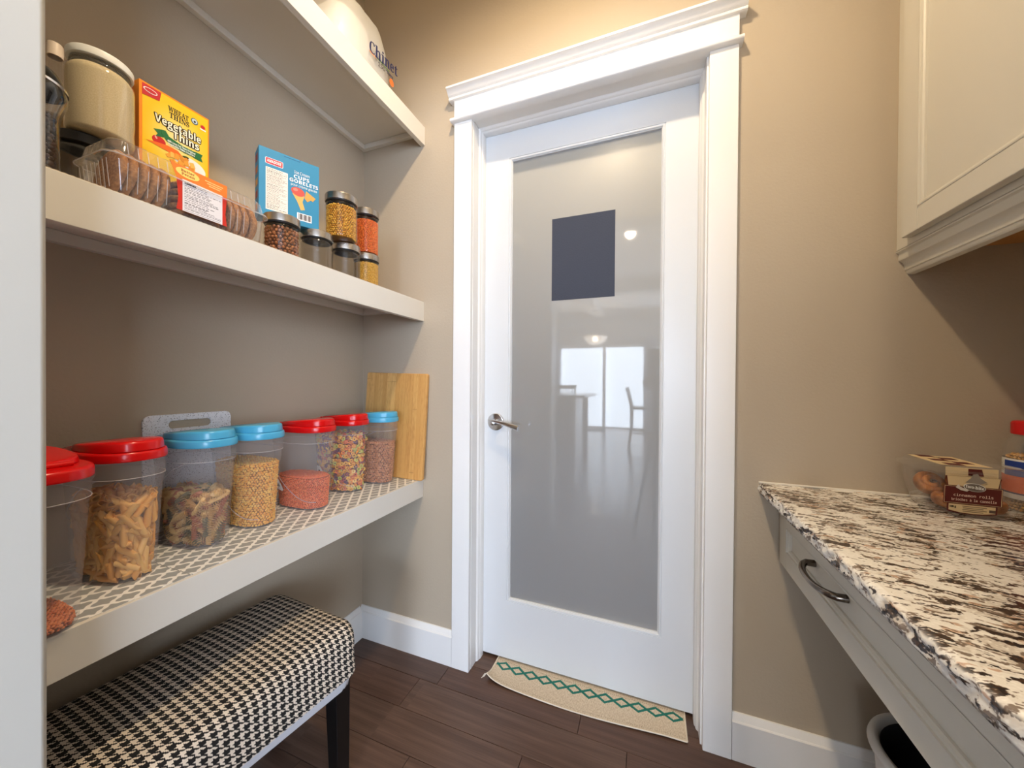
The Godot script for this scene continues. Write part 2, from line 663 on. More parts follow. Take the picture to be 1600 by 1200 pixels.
func door() -> void:
	# casing, jamb and stops
	var t := struct_node("trim_1")
	var legs := [[-0.0755, -0.003], [0.772, 0.8465]]
	for s in legs:
		part("casing_leg", MB.new().bx(Vector3(s[0], 0, WALL_Z), Vector3(s[1], 2.049, 0.106), 0.0015), M.white, t)
	part("casing_head", MB.new().bx(Vector3(-0.0755, 2.072, WALL_Z), Vector3(0.8465, 2.133, 0.107), 0.001), M.white, t)
	var bead := PackedVector2Array([Vector2(0, 2.049), Vector2(0.030, 2.049), Vector2(0.034, 2.052), Vector2(0.035, 2.056), Vector2(0.033, 2.060), Vector2(0.029, 2.063), Vector2(0.023, 2.064), Vector2(0.022, 2.068), Vector2(0.019, 2.072), Vector2(0, 2.072)])
	part("head_bead", MB.new().prism(bead, Vector3(-0.085, 0, WALL_Z), Vector3.BACK, Vector3.UP, Vector3(0.941, 0, 0), 50.0), M.white, t)
	var crown := PackedVector2Array([Vector2(0, 2.132), Vector2(0.024, 2.132), Vector2(0.027, 2.134), Vector2(0.028, 2.138), Vector2(0.026, 2.142), Vector2(0.030, 2.144), Vector2(0.034, 2.148), Vector2(0.040, 2.156), Vector2(0.046, 2.160), Vector2(0.049, 2.161), Vector2(0.049, 2.168), Vector2(0, 2.168)])
	part("crown", MB.new().prism(crown, Vector3(-0.094, 0, WALL_Z), Vector3.BACK, Vector3.UP, Vector3(0.959, 0, 0), 40.0), M.white, t)
	for s in [[-0.02, -0.002], [0.767, 0.785]]:
		part("jamb", MB.new().bx(Vector3(s[0], 0, -0.04), Vector3(s[1], 2.055, WALL_Z), 0.001), M.white, t)
	part("jamb", MB.new().bx(Vector3(-0.002, 2.053, -0.04), Vector3(0.767, 2.07, WALL_Z), 0.001), M.white, t)
	var sp := PackedVector2Array([Vector2(0, 0.001), Vector2(0.010, 0.001), Vector2(0.010, 0.024), Vector2(0.008, 0.029), Vector2(0.0065, 0.031), Vector2(0.0065, 0.036), Vector2(0.004, 0.042), Vector2(0.0, 0.0455)])
	part("stop", MB.new().prism(sp, Vector3(-0.002, 0, 0), Vector3.RIGHT, Vector3.BACK, Vector3(0, 2.053, 0), 30.0), M.white, t)
	part("stop", MB.new().prism(sp, Vector3(0.767, 0, 0), Vector3.LEFT, Vector3.BACK, Vector3(0, 2.053, 0), 30.0), M.white, t)
	part("stop", MB.new().prism(sp, Vector3(-0.002, 2.053, 0), Vector3.DOWN, Vector3.BACK, Vector3(0.769, 0, 0), 30.0), M.white, t)
	# the door leaf
	var d := struct_node("door_1")
	for s in [[-0.0005, 0.1065], [0.660, 0.7655]]:
		part("stile", MB.new().bx(Vector3(s[0], 0.012, -0.036), Vector3(s[1], 2.05, 0.0), 0.0), M.doorwhite, d)
	part("rail", MB.new().bx(Vector3(0.1065, 0.012, -0.036), Vector3(0.660, 0.2345, 0.0), 0.0), M.doorwhite, d)
	part("rail", MB.new().bx(Vector3(0.1065, 1.9435, -0.036), Vector3(0.660, 2.05, 0.0), 0.0), M.doorwhite, d)
	frame_sides("glazing_bead", Rect2(0.1065, 0.2345, 0.5535, 1.709), [Vector2(0, 0.0), Vector2(0.0008, -0.0025), Vector2(0.002, -0.003), Vector2(0.0035, -0.0005), Vector2(0.006, 0.0), Vector2(0.0085, -0.0015), Vector2(0.010, -0.005), Vector2(0.0118, -0.006), Vector2(0.012, -0.0125)], M.doorwhite, d)
	M.pane = mat(rgb(138, 149, 158), 0.03, 0.72)
	M.pane.backlight_enabled = true
	M.pane.backlight = Color(0.8, 0.8, 0.8)
	var gp := MB.new()
	gp.face(Vector3(0.1065, 0.2345, -0.012), Vector3(0.660, 0.2345, -0.012), Vector3(0.660, 1.9435, -0.012), Vector3(0.1065, 1.9435, -0.012), Vector3.BACK)
	part("glass_pane", gp, M.pane, d, "frosted glass pane")
	var sl := mat(rgb(64, 68, 80), 0.75, 0.3)
	bump(sl, noise_tex(0.08, 128, 5), 0.05, 12.0)
	solo("panel_sticker", MB.new().bx(Vector3(-0.1132, -0.1512, -0.0118), Vector3(0.1132, 0.1512, -0.0107), 0.0004), sl, "dark slate blue rectangular sticker on the frosted glass door", "sticker", Vector3(0.3872, 1.5365, 0))
	# lever handle
	var h := Node3D.new()
	h.name = "handle"
	d.add_child(h)
	h.position = Vector3(0.058, 0.927, 0)
	h.set_meta("label", "chrome lever handle")
	var ro := MB.new()
	ro.xf = Transform3D(Basis(Vector3.RIGHT, PI / 2), Vector3.ZERO)
	ro.lathe([Vector2(0.0335, 0.0), Vector2(0.0335, 0.006), Vector2(0.0325, 0.0075), Vector2(0.030, 0.0085), Vector2(0.014, 0.0095), Vector2(0.0105, 0.011), Vector2(0.010, 0.042), Vector2(0.0, 0.044)], 48, Vector3.ZERO, 50.0)
	part("rose", ro, M.chrome, h)
	var pts := []
	var rad := []
	for i in 15:
		var f := i / 14.0
		pts.append(Vector3(lerpf(-0.014, 0.110, f), lerpf(0.010, -0.013, f * f * 0.6 + f * 0.4), 0.042 + 0.012 * sin(f * PI * 0.6)))
		rad.append(0.0045 + 0.0075 * pow(f, 1.3) if i > 0 else 0.0035)
	part("lever", MB.new().tube(pts, rad, 16), M.chrome, h)

func shelves() -> void:
	var defs := [
		[0.627, 0.699, 0.0, "low white pantry shelf that holds the plastic food containers"],
		[1.3195, 1.396, 0.0, "white pantry shelf at eye height that holds jars and boxes"],
		[2.009, 2.081, 0.0, "white pantry shelf at the top that holds the bagged tableware"]]
	for d in defs:
		var y0: float = d[0]
		var y1: float = d[1]
		var t := thing("wall_shelf", d[3], "shelf", Vector3(LEFT_X, y0, 0.594), 0.0, "white shelves along the left wall")
		var h := y1 - y0
		var L := 0.506
		part("board", MB.new().bx(Vector3(0, h - 0.012, -L), Vector3(0.286, h, L), 0.0), M.shelf, t)
		part("fascia", MB.new().bx(Vector3(0.286, 0, -L), Vector3(0.305, h, L), 0.0012), M.shelf, t)
		part("cleat", MB.new().bx(Vector3(0, 0.040, -L), Vector3(0.018, h - 0.012, L), 0.0012), M.shelf, t)
		part("cleat", MB.new().bx(Vector3(0.018, 0.040, -L), Vector3(0.286, h - 0.012, -L + 0.018), 0.0012), M.shelf, t)
		part("cleat", MB.new().bx(Vector3(0.018, 0.040, L - 0.018), Vector3(0.286, h - 0.012, L), 0.0012), M.shelf, t)
	# printed liner in two lengths on the low shelf
	var im := Image.create(256, 256, false, Image.FORMAT_RGB8)
	for y in 256:
		for x in 256:
			var u := x / 256.0
			var v := y / 256.0
			var a := u + v + 0.03 * sin(TAU * (u - v) * 2.0)
			var b := u - v + 0.03 * sin(TAU * (u + v) * 2.0)
			var da := absf(a - round(a))
			var db := absf(b - round(b))
			var k := clampf((minf(da, db) - 0.105) / 0.02, 0.0, 1.0)
			im.set_pixel(x, y, rgb(246, 245, 242).lerp(rgb(160, 164, 166), k))
	var lm := printed(im, 0.45)
	lm.uv1_scale = Vector3(1.0 / 0.036, 1.0 / 0.047, 1)
	for s in [[0.112, 0.8555, "grey trellis print shelf liner, long piece under most containers"], [0.8565, 1.098, "grey trellis print shelf liner, short piece by the near wall"]]:
		solo("shelf_liner", MB.new().bx(Vector3(-0.142, 0, s[0]), Vector3(0.146, 0.001, s[1]), 0.0003), lm, s[2], "shelf liner", Vector3(-0.37, 0.699, 0), 0.0, "printed shelf liners")
	# ribbed clear liner on the middle shelf
	var P := []
	var n := 500
	for i in n + 1:
		var z := 0.09 + 1.008 * i / n
		var y := 0.0007 + 0.0011 * absf(sin(PI * i / 4.0))
		P.append(PackedVector3Array([Vector3(-0.150, 0, z), Vector3(-0.150, y, z), Vector3(0.150, y, z), Vector3(0.150, 0, z)]))
	var rb := MB.new()
	for i in n:
		for j in 3:
			var a: Vector3 = P[i][j]
			var b: Vector3 = P[i + 1][j]
			var c: Vector3 = P[i + 1][j + 1]
			var e: Vector3 = P[i][j + 1]
			var nn := [Vector3.LEFT, Vector3.UP, Vector3.RIGHT][j] as Vector3
			rb.quad(a, b, c, e, nn, nn, nn, nn)
	solo("ribbed_liner", rb, clear(rgb(214, 196, 172), 0.55, 0.3), "clear ribbed plastic liner on the middle shelf", "shelf liner", Vector3(-0.368, 1.396, 0))

func granite_image() -> Image:
	var s := 1024
	var im := Image.create(s, s, false, Image.FORMAT_RGB8)
	var big := noise(0.0055, 11, 2)
	var fl := noise(0.040, 5, 5)
	var fl2 := noise(0.055, 8, 4)
	var wp := noise(0.02, 33, 2)
	var fine := noise(0.16, 21, 2)
	for y in s:
		for x in s:
			# flakes stretched across the counter, slightly slanted, bent by a slow warp
			var w := wp.get_noise_2d(x, y) * 9.0
			var u := x * 0.34 + y * 0.13 + w
			var v := y * 1.05 - x * 0.10 + w
			var b := big.get_noise_2d(x, y)
			var q := fine.get_noise_2d(x * 0.6, y)
			var c := rgb(236, 232, 225)
			c = c.lerp(rgb(200, 190, 178), clampf(b * 1.2 + 0.15 + fl2.get_noise_2d(u * 0.7, v * 0.7 + 500) * 1.3, 0, 0.8))
			c = c.lerp(rgb(251, 248, 242), clampf(q * 1.3, 0, 0.8))
			var f := fl.get_noise_2d(u, v) + 0.28 * b + 0.22 * q
			var d := clampf((f - 0.205) / 0.06, 0, 1)
			var e := clampf((fl2.get_noise_2d(u + 300, v) + 0.35 * q + 0.25 * b - 0.20) / 0.08, 0, 1)
			var rust := clampf((fl2.get_noise_2d(x * 0.3 + 900, y * 0.6) + b * 0.3 - 0.36) / 0.1, 0, 1)
			c = c.lerp(rgb(164, 110, 76), rust * 0.5)
			c = c.lerp(rgb(112, 96, 84), e * 0.85)
			c = c.lerp(rgb(74, 54, 40).lerp(rgb(36, 31, 32), clampf(0.5 + q * 1.8, 0, 1)), d * 0.95)
			im.set_pixel(x, y, c)
	return im

func counter() -> void:
	var gm := mat(Color.WHITE, 0.16, 0.5)
	gm.albedo_texture = tex(granite_image())
	gm.uv1_triplanar = true
	gm.uv1_triplanar_sharpness = 4.0
	gm.uv1_scale = Vector3(1.25, 1.25, 1.25)
	# slab with a rough chiselled front edge
	var mb := MB.new()
	var ns := noise(22.0, 4, 3)
	var nz := 300
	var P := []
	for i in nz + 1:
		var z := -0.505 + 1.01 * i / nz
		var row := PackedVector3Array()
		row.append(Vector3(0.63, 0.0, z))
		row.append(Vector3(0.012, 0.0, z))
		var k := 7
		for j in k:
			var f := float(j) / (k - 1)
			var y := -0.002 - 0.028 * f
			var amp := 0.0035 * sin(PI * clampf(f * 0.9 + 0.1, 0, 1))
			row.append(Vector3(0.004 - 0.002 * sin(PI * f) + ns.get_noise_2d(z * 1.6, y * 3.0) * amp * 2.0, y + (ns.get_noise_2d(z * 2.0, 9.0) * 0.0012 if j == 0 else 0.0), z))
		row.append(Vector3(0.012, -0.031, z))
		row.append(Vector3(0.63, -0.031, z))
		P.append(row)
	var lows := []
	var tops := []
	for i in nz + 1:
		tops.append(PackedVector3Array([P[i][0], P[i][1]]))
		lows.append(PackedVector3Array([P[i][9], P[i][10]]))
	var edge := []
	for i in nz + 1:
		edge.append(P[i].slice(1, 10))
	mb.grid(tops, false, 1.0)
	mb.grid(edge, false, 1.0)
	mb.grid(lows, false, 1.0)
	if mb.n[0].y < 0:
		for q in mb.n.size():
			mb.n[q] = -mb.n[q]
		for q in range(0, mb.v.size(), 3):
			var a := mb.v[q + 1]; mb.v[q + 1] = mb.v[q + 2]; mb.v[q + 2] = a
			var b := mb.n[q + 1]; mb.n[q + 1] = mb.n[q + 2]; mb.n[q + 2] = b
	for e in [0, nz]:
		var ring := PackedVector3Array([P[e][0], P[e][1], P[e][2], P[e][5], P[e][8], P[e][9], P[e][10]])
		mb.fan(ring, Vector3(0, 0, -1 if e == 0 else 1))
	solo("granite_countertop", mb, gm, "speckled cream and brown granite countertop with a rough chiselled edge", "countertop", Vector3(0.908, 0.802, 0.594))
	struct("trim_2", MB.new().tube([Vector3(0.909, 0.803, WALL_Z + 0.001), Vector3(1.544, 0.803, WALL_Z + 0.001)], 0.0035, 8), M.shelf)
	# drawer unit hung under the slab
	var u := thing("drawer_unit", "painted drawer unit hung beneath the granite countertop with a long pull", "drawer", Vector3(0.955, 0.594, 0.105))
	part("case", MB.new().bx(Vector3(0.021, 0.006, -0.016), Vector3(0.59, 0.176, 0.994), 0.001), M.cab, u)
	var f := Node3D.new()
	f.name = "drawer_front"
	u.add_child(f)
	f.rotation.y = -PI / 2
	panel_front(f, 0.985, 0.172, 0.052, 0.062, 0.047, 0.02, M.cab)
	for zc in [0.271, 0.80]:
		var pts := []
		var rad := []
		for i in 21:
			var q := -1.0 + i / 10.0
			var out := 0.007 + 0.021 * pow(maxf(0.0, 1.0 - pow(absf(q), 2.6)), 0.75)
			pts.append(Vector3(zc + q * 0.07, 0.090 - 0.004 * (1.0 - q * q), out))
			rad.append(0.0052 + 0.002 * absf(q))
		pts.push_front(Vector3(zc - 0.07, 0.090, -0.009))
		rad.push_front(0.0075)
		pts.append(Vector3(zc + 0.07, 0.090, -0.009))
		rad.append(0.0075)
		part("pull", MB.new().tube(pts, rad, 12), M.nickel, f, "arched nickel pull")

func upper_cabinet() -> void:
	var t := thing("upper_cabinet", "cream panelled upper cabinet with stepped light rail above the countertop", "cabinet", Vector3(1.2, 1.423, WALL_Z))
	part("case", MB.new().bx(Vector3(0.0, -0.0015, 0.0), Vector3(0.342, 1.1, 1.005), 0.0015), M.cab, t)
	part("underside", MB.new().bx(Vector3(0.037, -0.008, 0.002), Vector3(0.34, -0.0016, 1.003), 0.0), M.maple, t, "bare maple underside")
	var f := Node3D.new()
	f.name = "door"
	t.add_child(f)
	f.position = Vector3(-0.0205, 0.0125, 0.0595)
	f.rotation.y = -PI / 2
	panel_front(f, 0.5, 1.05, 0.056, 0.056, 0.054, 0.02, M.cab)
	var g := Node3D.new()
	g.name = "door"
	t.add_child(g, true)
	g.position = Vector3(-0.0205, 0.0125, 0.563)
	g.rotation.y = -PI / 2
	panel_front(g, 0.436, 1.05, 0.056, 0.056, 0.054, 0.02, M.cab)
	# light rail: (inwards, down) profile along the bottom of the case
	var pr := PackedVector2Array([Vector2(0.002, -0.0022), Vector2(-0.001, -0.003), Vector2(-0.0005, -0.006), Vector2(0.003, -0.008), Vector2(0.004, -0.009), Vector2(0.004, -0.024), Vector2(0.005, -0.027), Vector2(0.011, -0.031), Vector2(0.0145, -0.037), Vector2(0.016, -0.044), Vector2(0.016, -0.049), Vector2(0.0165, -0.0505), Vector2(0.0185, -0.052), Vector2(0.019, -0.056), Vector2(0.022, -0.0605), Vector2(0.027, -0.062), Vector2(0.036, -0.062), Vector2(0.036, -0.0022)])
	part("light_rail", MB.new().prism(pr, Vector3(0, 0, 0.001), Vector3.RIGHT, Vector3.UP, Vector3(0, 0, 1.0), 32.0), M.cab, t)

func bench() -> void:
	var n := 8
	var im := Image.create(128, 128, false, Image.FORMAT_RGB8)
	for y in 128:
		for x in 128:
			var i := x / 16
			var j := y / 16
			var warp := x < 73
			var weft := y < 73
			var top := posmod(i + j, 4) < 2
			var dk := warp if top else weft
			im.set_pixel(x, y, rgb(17, 15, 16) if dk else rgb(220, 207, 190))
	var hm := printed(im, 0.95)
	hm.uv1_scale = Vector3(1.0 / 0.0178, 1.0 / 0.0178, 1)
	var t := thing("bench", "black and cream houndstooth upholstered bench under the low shelf", "bench", Vector3(-0.304, 0, 0.812), deg_to_rad(-4.0))
	# cover: rounded top, side drops with a slightly wavy hem; local x across, z along
	var hx := 0.175
	var hz := 0.300
	var top := 0.440
	var mb := MB.new()
	var rows := []
	var uvs := []
	var lv := [[-0.126, 0.0], [-0.110, 0.0], [-0.085, 0.0], [-0.055, 0.001], [-0.036, 0.002], [-0.022, 0.006], [-0.012, 0.012], [-0.005, 0.021], [-0.001, 0.032], [0.001, 0.045], [0.004, 0.07], [0.006, 0.10], [0.007, 0.13], [0.0075, 0.166]]
	var wob := noise(3.0, 12, 2)
	var N := 120
	for l in lv:
		var row := PackedVector3Array()
		var ru := PackedVector2Array()
		var ins: float = l[1]
		var r := maxf(0.05 - ins, 0.0005)
		var ring := rrect(maxf(hx - ins, 0.0008), maxf(hz - ins, 0.0008), minf(r, maxf(hx - ins, 0.0008) * 0.99), 0.0, N / 4 - 1)
		for q in ring:
			var y: float = top + l[0]
			var drop: float = -l[0]
			if drop > 0.1:
				# hem rises away from the far corner as in the picture
				y += (drop - 0.1) / 0.026 * (0.024 * clampf((q.z + 0.285) / 0.25, 0.0, 1.3) + 0.006 * wob.get_noise_2d(q.x * 8.0, q.z * 8.0))
			if drop > 0.03:
				var k := (drop - 0.03) * 0.05 + wob.get_noise_3d(q.x * 3.0, drop * 4.0, q.z * 3.0) * 0.006
				q += Vector3(q.x / hx, 0, 0) * k
			row.append(Vector3(q.x, y, q.z))
			var su := q.x
			if absf(q.x) > hx - 0.05:
				su = signf(q.x) * (absf(q.x) + maxf(drop - 0.004, 0.0))
			ru.append(Vector2(su, q.z + signf(q.z) * (maxf(drop - 0.004, 0.0) if absf(q.z) > hz - 0.02 and absf(q.x) < hx - 0.05 else 0.0)))
		rows.append(row)
		uvs.append(ru)
	var before := 0
	mb.grid(rows, true)
	# give the cloth its own uvs: cells come in the order of the grid
	var q := 0
	var K: int = rows[0].size()
	var map := {}
	for i in rows.size():
		for j in K:
			map[rows[i][j]] = uvs[i][j]
	for a in mb.v.size():
		mb.uv[a] = map.get(mb.v[a], Vector2.ZERO)
	mb.fan(rows[-1], Vector3.UP)
	for a in range(mb.uv.size() - K * 3, mb.uv.size()):
		mb.uv[a] = Vector2(mb.v[a].x, mb.v[a].z)
	part("cover", mb, hm, t, "black and cream houndstooth cover")
	var wd := []
	for l in [[0.276, 0.004], [0.290, 0.001], [0.33, 0.0]]:
		var ring := rrect(hx - 0.006 - l[1], hz - 0.012 - l[1], 0.04, l[0], 20)
		for j in ring.size():
			ring[j].y += wob.get_noise_2d(ring[j].z * 30.0, ring[j].x * 30.0) * 0.012 + 0.03 * clampf((ring[j].z + 0.285) / 0.25, 0.0, 1.2)
		wd.append(ring)
	part("batting", MB.new().loft(wd), mat(rgb(206, 205, 208), 0.95), t, "white batting showing below the cover")
	part("seat_frame", MB.new().bx(Vector3(-hx + 0.03, 0.305, -hz + 0.035), Vector3(hx - 0.03, 0.40, hz - 0.02), 0.003), M.black, t)
	for sx in [-1, 1]:
		for sz in [-1, 1]:
			var lg := MB.new()
			var c := Vector2(sx * (hx - 0.042), sz * (hz - 0.044))
			lg.loft([rrect(0.017, 0.017, 0.002, 0.0, 2, c + Vector2(sx, sz) * 0.004), rrect(0.0225, 0.0225, 0.002, 0.31, 2, c)])
			part("leg", lg, M.black, t)

func rug() -> void:
	var W := 1024
	var H := 320
	var im := Image.create(W, H, false, Image.FORMAT_RGB8)
	var a := noise(0.08, 31, 3)
	var L := 0.66
	var D := 0.206
	for y in H:
		for x in W:
			var wx := x * L / W
			var wy := y * D / H
			var c := rgb(222, 208, 186)
			c = c.lerp(rgb(190, 172, 148), clampf(0.35 + a.get_noise_2d(x * 2.0, y * 0.7) * 0.9, 0, 1))
			if (y / 3) % 2 == 0:
				c = c.darkened(0.05)
			var p := 0.0533
			var k := fposmod(wx - 0.012, p) / p
			var amp := 0.0165
			# stepped diamonds, chained at their tips
			var cy := 0.1225
			var tri := 1.0 - absf(k * 2.0 - 1.0)
			var st := roundf(tri * 7.0) / 7.0 * amp
			if wx > 0.006 and wx < L - 0.006:
				var dd := minf(absf(wy - (cy - st)), absf(wy - (cy + st)))
				var wv := 0.0050 + 0.0012 * a.get_noise_2d(x * 4.0, y * 4.0)
				if dd < wv or (tri < 0.16 and absf(wy - cy) < 0.005):
					c = rgb(30, 128, 112).lerp(rgb(24, 92, 86), clampf(0.5 + a.get_noise_2d(x * 3.0, y * 3.0), 0, 1))
			# thin dotted weave lines either side
			if absf(wy - 0.099) < 0.0008 and (x / 5) % 2 == 0:
				c = c.darkened(0.28)
			if absf(wy - 0.195) < 0.0008 and (x / 5) % 2 == 0:
				c = c.darkened(0.16)
			im.set_pixel(x, y, c)
	var m := printed(im, 0.95)
	m.heightmap_enabled = false
	var t := thing("door_mat", "narrow beige woven rug with a teal diamond chain beneath the door", "rug", Vector3(0.0735, 0, -0.09))
	var nx := 66
	var nz := 20
	var P := []
	var U := []
	for i in nz + 1:
		var row := PackedVector3Array()
		for j in nx + 1:
			var f := float(i) / nz
			var g := float(j) / nx
			var edge := 0.206 + 0.010 * sin(PI * clampf(g * 1.1, 0, 1)) - 0.016 * g * g - 0.012 * exp(-g * 14.0)
			var z := edge * f
			var y := 0.004
			# near left corner curls up
			var cl := clampf((f - 0.72) / 0.28, 0, 1) * exp(-g * 11.0)
			y += 0.016 * cl * cl + 0.003 * clampf((f - 0.8) / 0.2, 0, 1) * (0.5 + 0.5 * sin(g * 9.0))
			row.append(Vector3(L * g - 0.001 * f, y, z))
		P.append(row)
	var mb := MB.new()
	mb.grid(P, false, 1.0)
	if mb.n[0].y < 0:
		for q in mb.n.size():
			mb.n[q] = -mb.n[q]
		for q in range(0, mb.v.size(), 3):
			var v1 := mb.v[q + 1]; mb.v[q + 1] = mb.v[q + 2]; mb.v[q + 2] = v1
			var n1 := mb.n[q + 1]; mb.n[q + 1] = mb.n[q + 2]; mb.n[q + 2] = n1
			var u1 := mb.uv[q + 1]; mb.uv[q + 1] = mb.uv[q + 2]; mb.uv[q + 2] = u1
	for i in nz:
		for e in [0, nx]:
			var a0: Vector3 = P[i][e]
			var b0: Vector3 = P[i + 1][e]
			var nn := Vector3(-1 if e == 0 else 1, 0, 0)
			mb.quad(a0, b0, b0 - Vector3(0, 0.004, 0), a0 - Vector3(0, 0.004, 0), nn, nn, nn, nn, Vector2(0.001, 0.9), Vector2(0.001, 0.9), Vector2(0.001, 0.9), Vector2(0.001, 0.9))
	for j in nx:
		var a0: Vector3 = P[nz][j]
		var b0: Vector3 = P[nz][j + 1]
		mb.quad(a0, b0, b0 - Vector3(0, 0.004, 0), a0 - Vector3(0, 0.004, 0), Vector3.BACK, Vector3.BACK, Vector3.BACK, Vector3.BACK, Vector2(0.5, 0.98), Vector2(0.5, 0.98), Vector2(0.5, 0.98), Vector2(0.5, 0.98))
	part("weave", mb, m, t)
	var bind := mat(rgb(226, 216, 198), 0.95)
	var e1 := []
	var e2 := []
	var e3 := []
	for i in nz + 1:
		e1.append(P[i][0] + Vector3(0, 0.0005, 0))
		e2.append(P[i][nx] + Vector3(0, 0.0005, 0))
	for j in nx + 1:
		e3.append(P[nz][j] - Vector3(0, 0.001, 0))
	for e in [e1, e2, e3]:
		part("bound_edge", MB.new().tube(e, 0.0022, 6), bind, t)
	for k in 4:
		var p0: Vector3 = P[nz][0]
		var fr := []
		for i in 6:
			fr.append(p0 + Vector3(-0.003 * i * (0.6 + 0.2 * k), 0.001 - 0.0024 * i + 0.0015 * k * sin(i), 0.0015 * k + 0.001 * i))
		part("fringe", MB.new().tube(fr, 0.0009, 5), bind, t)

# ------------------------------------------------------------------ plastic food keepers
func keep_ring(hx: float, hz: float, y: float, notch := 0.0, n := 72) -> PackedVector3Array:
	var out := PackedVector3Array()
	for j in n:
		var t := TAU * j / n
		var c := cos(t)
		var s := sin(t)
		var p := Vector3(signf(c) * pow(absf(c), 0.66) * hx, y, signf(s) * pow(absf(s), 0.85) * hz)
		if notch > 0.0:
			p.z -= signf(p.z) * notch * exp(-pow((p.x - 0.045) / 0.011, 2.0)) * clampf(absf(p.z) / hz, 0, 1)
		out.append(p)
	return out

func keep_hx(y: float) -> float:
	return lerpf(0.086, 0.0985, y / 0.2)

func keep_hz(y: float) -> float:
	return lerpf(0.0442, 0.0548, y / 0.2)

# point just inside the wall at angle t and height y, and the outward direction there
func keep_in(t: float, y: float, inset: float, notch: float) -> Vector3:
	var c := cos(t)
	var s := sin(t)
	var hx := keep_hx(y) - inset
	var hz := keep_hz(y) - inset
	var p := Vector3(signf(c) * pow(absf(c), 0.66) * hx, y, signf(s) * pow(absf(s), 0.85) * hz)
	if notch > 0.0:
		p.z -= signf(p.z) * notch * exp(-pow((p.x - 0.045) / 0.011, 2.0)) * clampf(absf(p.z) / hz, 0, 1)
	return p

func make_keeper(label: String, red: bool, notched: bool, at: Vector3, flip := false) -> Node3D:
	var t := thing("food_container", label, "food container", at, PI if flip else 0.0, "")
	var nd := 0.007 if notched else 0.0
	var S := [keep_ring(0.0825, 0.041, 0.0), keep_ring(0.0857, 0.0438, 0.004, nd * 0.6)]
	for i in 9:
		var y := 0.012 + 0.178 * i / 8.0
		S.append(keep_ring(keep_hx(y), keep_hz(y), y, nd * (1.0 if i < 7 else (0.6 if i == 7 else 0.1))))
	S.append(keep_ring(0.0998, 0.0560, 0.1965))
	S.append(keep_ring(0.1008, 0.0568, 0.200))
	S.append(keep_ring(0.1016, 0.0574, 0.2265))
	S.append(keep_ring(0.1050, 0.0598, 0.2275))
	S.append(keep_ring(0.1050, 0.0598, 0.2305))
	part("body", MB.new().loft(S, 1.0, true, false), M.frost, t, "frosted clear plastic body")
	# moulded ledge line and the curved rib on the side
	var ring := []
	for p in keep_ring(0.1006, 0.0566, 0.199):
		ring.append(p)
	ring.append(ring[0])
	part("ledge", MB.new().tube(ring, 0.0007, 5, false), M.frostline, t)
	for sz in [-1.0 if flip else 1.0]:
		var rp := []
		for i in 15:
			var f := i / 14.0
			var x: float
			var y: float
			if notched:
				x = lerpf(0.058, -0.078, f)
				y = lerpf(0.197, 0.105, pow(f, 1.35))
			else:
				x = lerpf(-0.080, 0.080, f)
				y = lerpf(0.128, 0.024, 1.0 - pow(1.0 - f, 1.7))
			var hz: float = keep_hz(y)
			var hx: float = keep_hx(y)
			var z: float = hz * pow(maxf(0.0, 1.0 - pow(absf(x) / hx, 3.03)), 0.425)
			if notched:
				z -= nd * exp(-pow((x - 0.045) / 0.011, 2.0))
			rp.append(Vector3(x, y, sz * z))
		part("rib", MB.new().tube(rp, 0.0009, 5), M.frostline, t)
	# lid: skirt, top and a raised pouring flap
	var lm: StandardMaterial3D = M.lid_red if red else M.lid_blue
	var lid := MB.new()
	lid.loft([keep_ring(0.1040, 0.0588, 0.2308), keep_ring(0.1052, 0.0599, 0.2335), keep_ring(0.1046, 0.0595, 0.2440), keep_ring(0.1030, 0.0582, 0.2475), keep_ring(0.099, 0.0545, 0.2490), keep_ring(0.0965, 0.0525, 0.2482), keep_ring(0.036, 0.02, 0.2490)])
	part("lid", lid, lm, t, "%s snap lid" % ("red" if red else "blue"))
	var fl := MB.new()
	var F := []
	for l in [[0.2492, 0.0], [0.2500, 0.0012], [0.2630, 0.0], [0.2665, -0.0018], [0.2680, -0.0055], [0.2684, -0.03]]:
		var row := PackedVector3Array()
		for p in keep_ring(0.0815 + l[1], 0.0525 + l[1], l[0]):
			var q: Vector3 = p + Vector3(0.0205, 0, 0)
			var back := clampf((0.06 - q.x) / 0.13, 0.0, 1.0)
			q.y = lerpf(q.y, 0.2492 + (q.y - 0.2492) * 0.42, back)
			q.z *= 1.0 - 0.10 * clampf((q.x - 0.03) / 0.08, 0, 1)
			row.append(q)
		F.append(row)
	fl.loft(F)
	part("flap", fl, lm, t)
	part("hinge", MB.new().tube([Vector3(-0.062, 0.2520, -0.030), Vector3(-0.062, 0.2520, 0.030)], 0.0042, 12), lm, t)
	return t

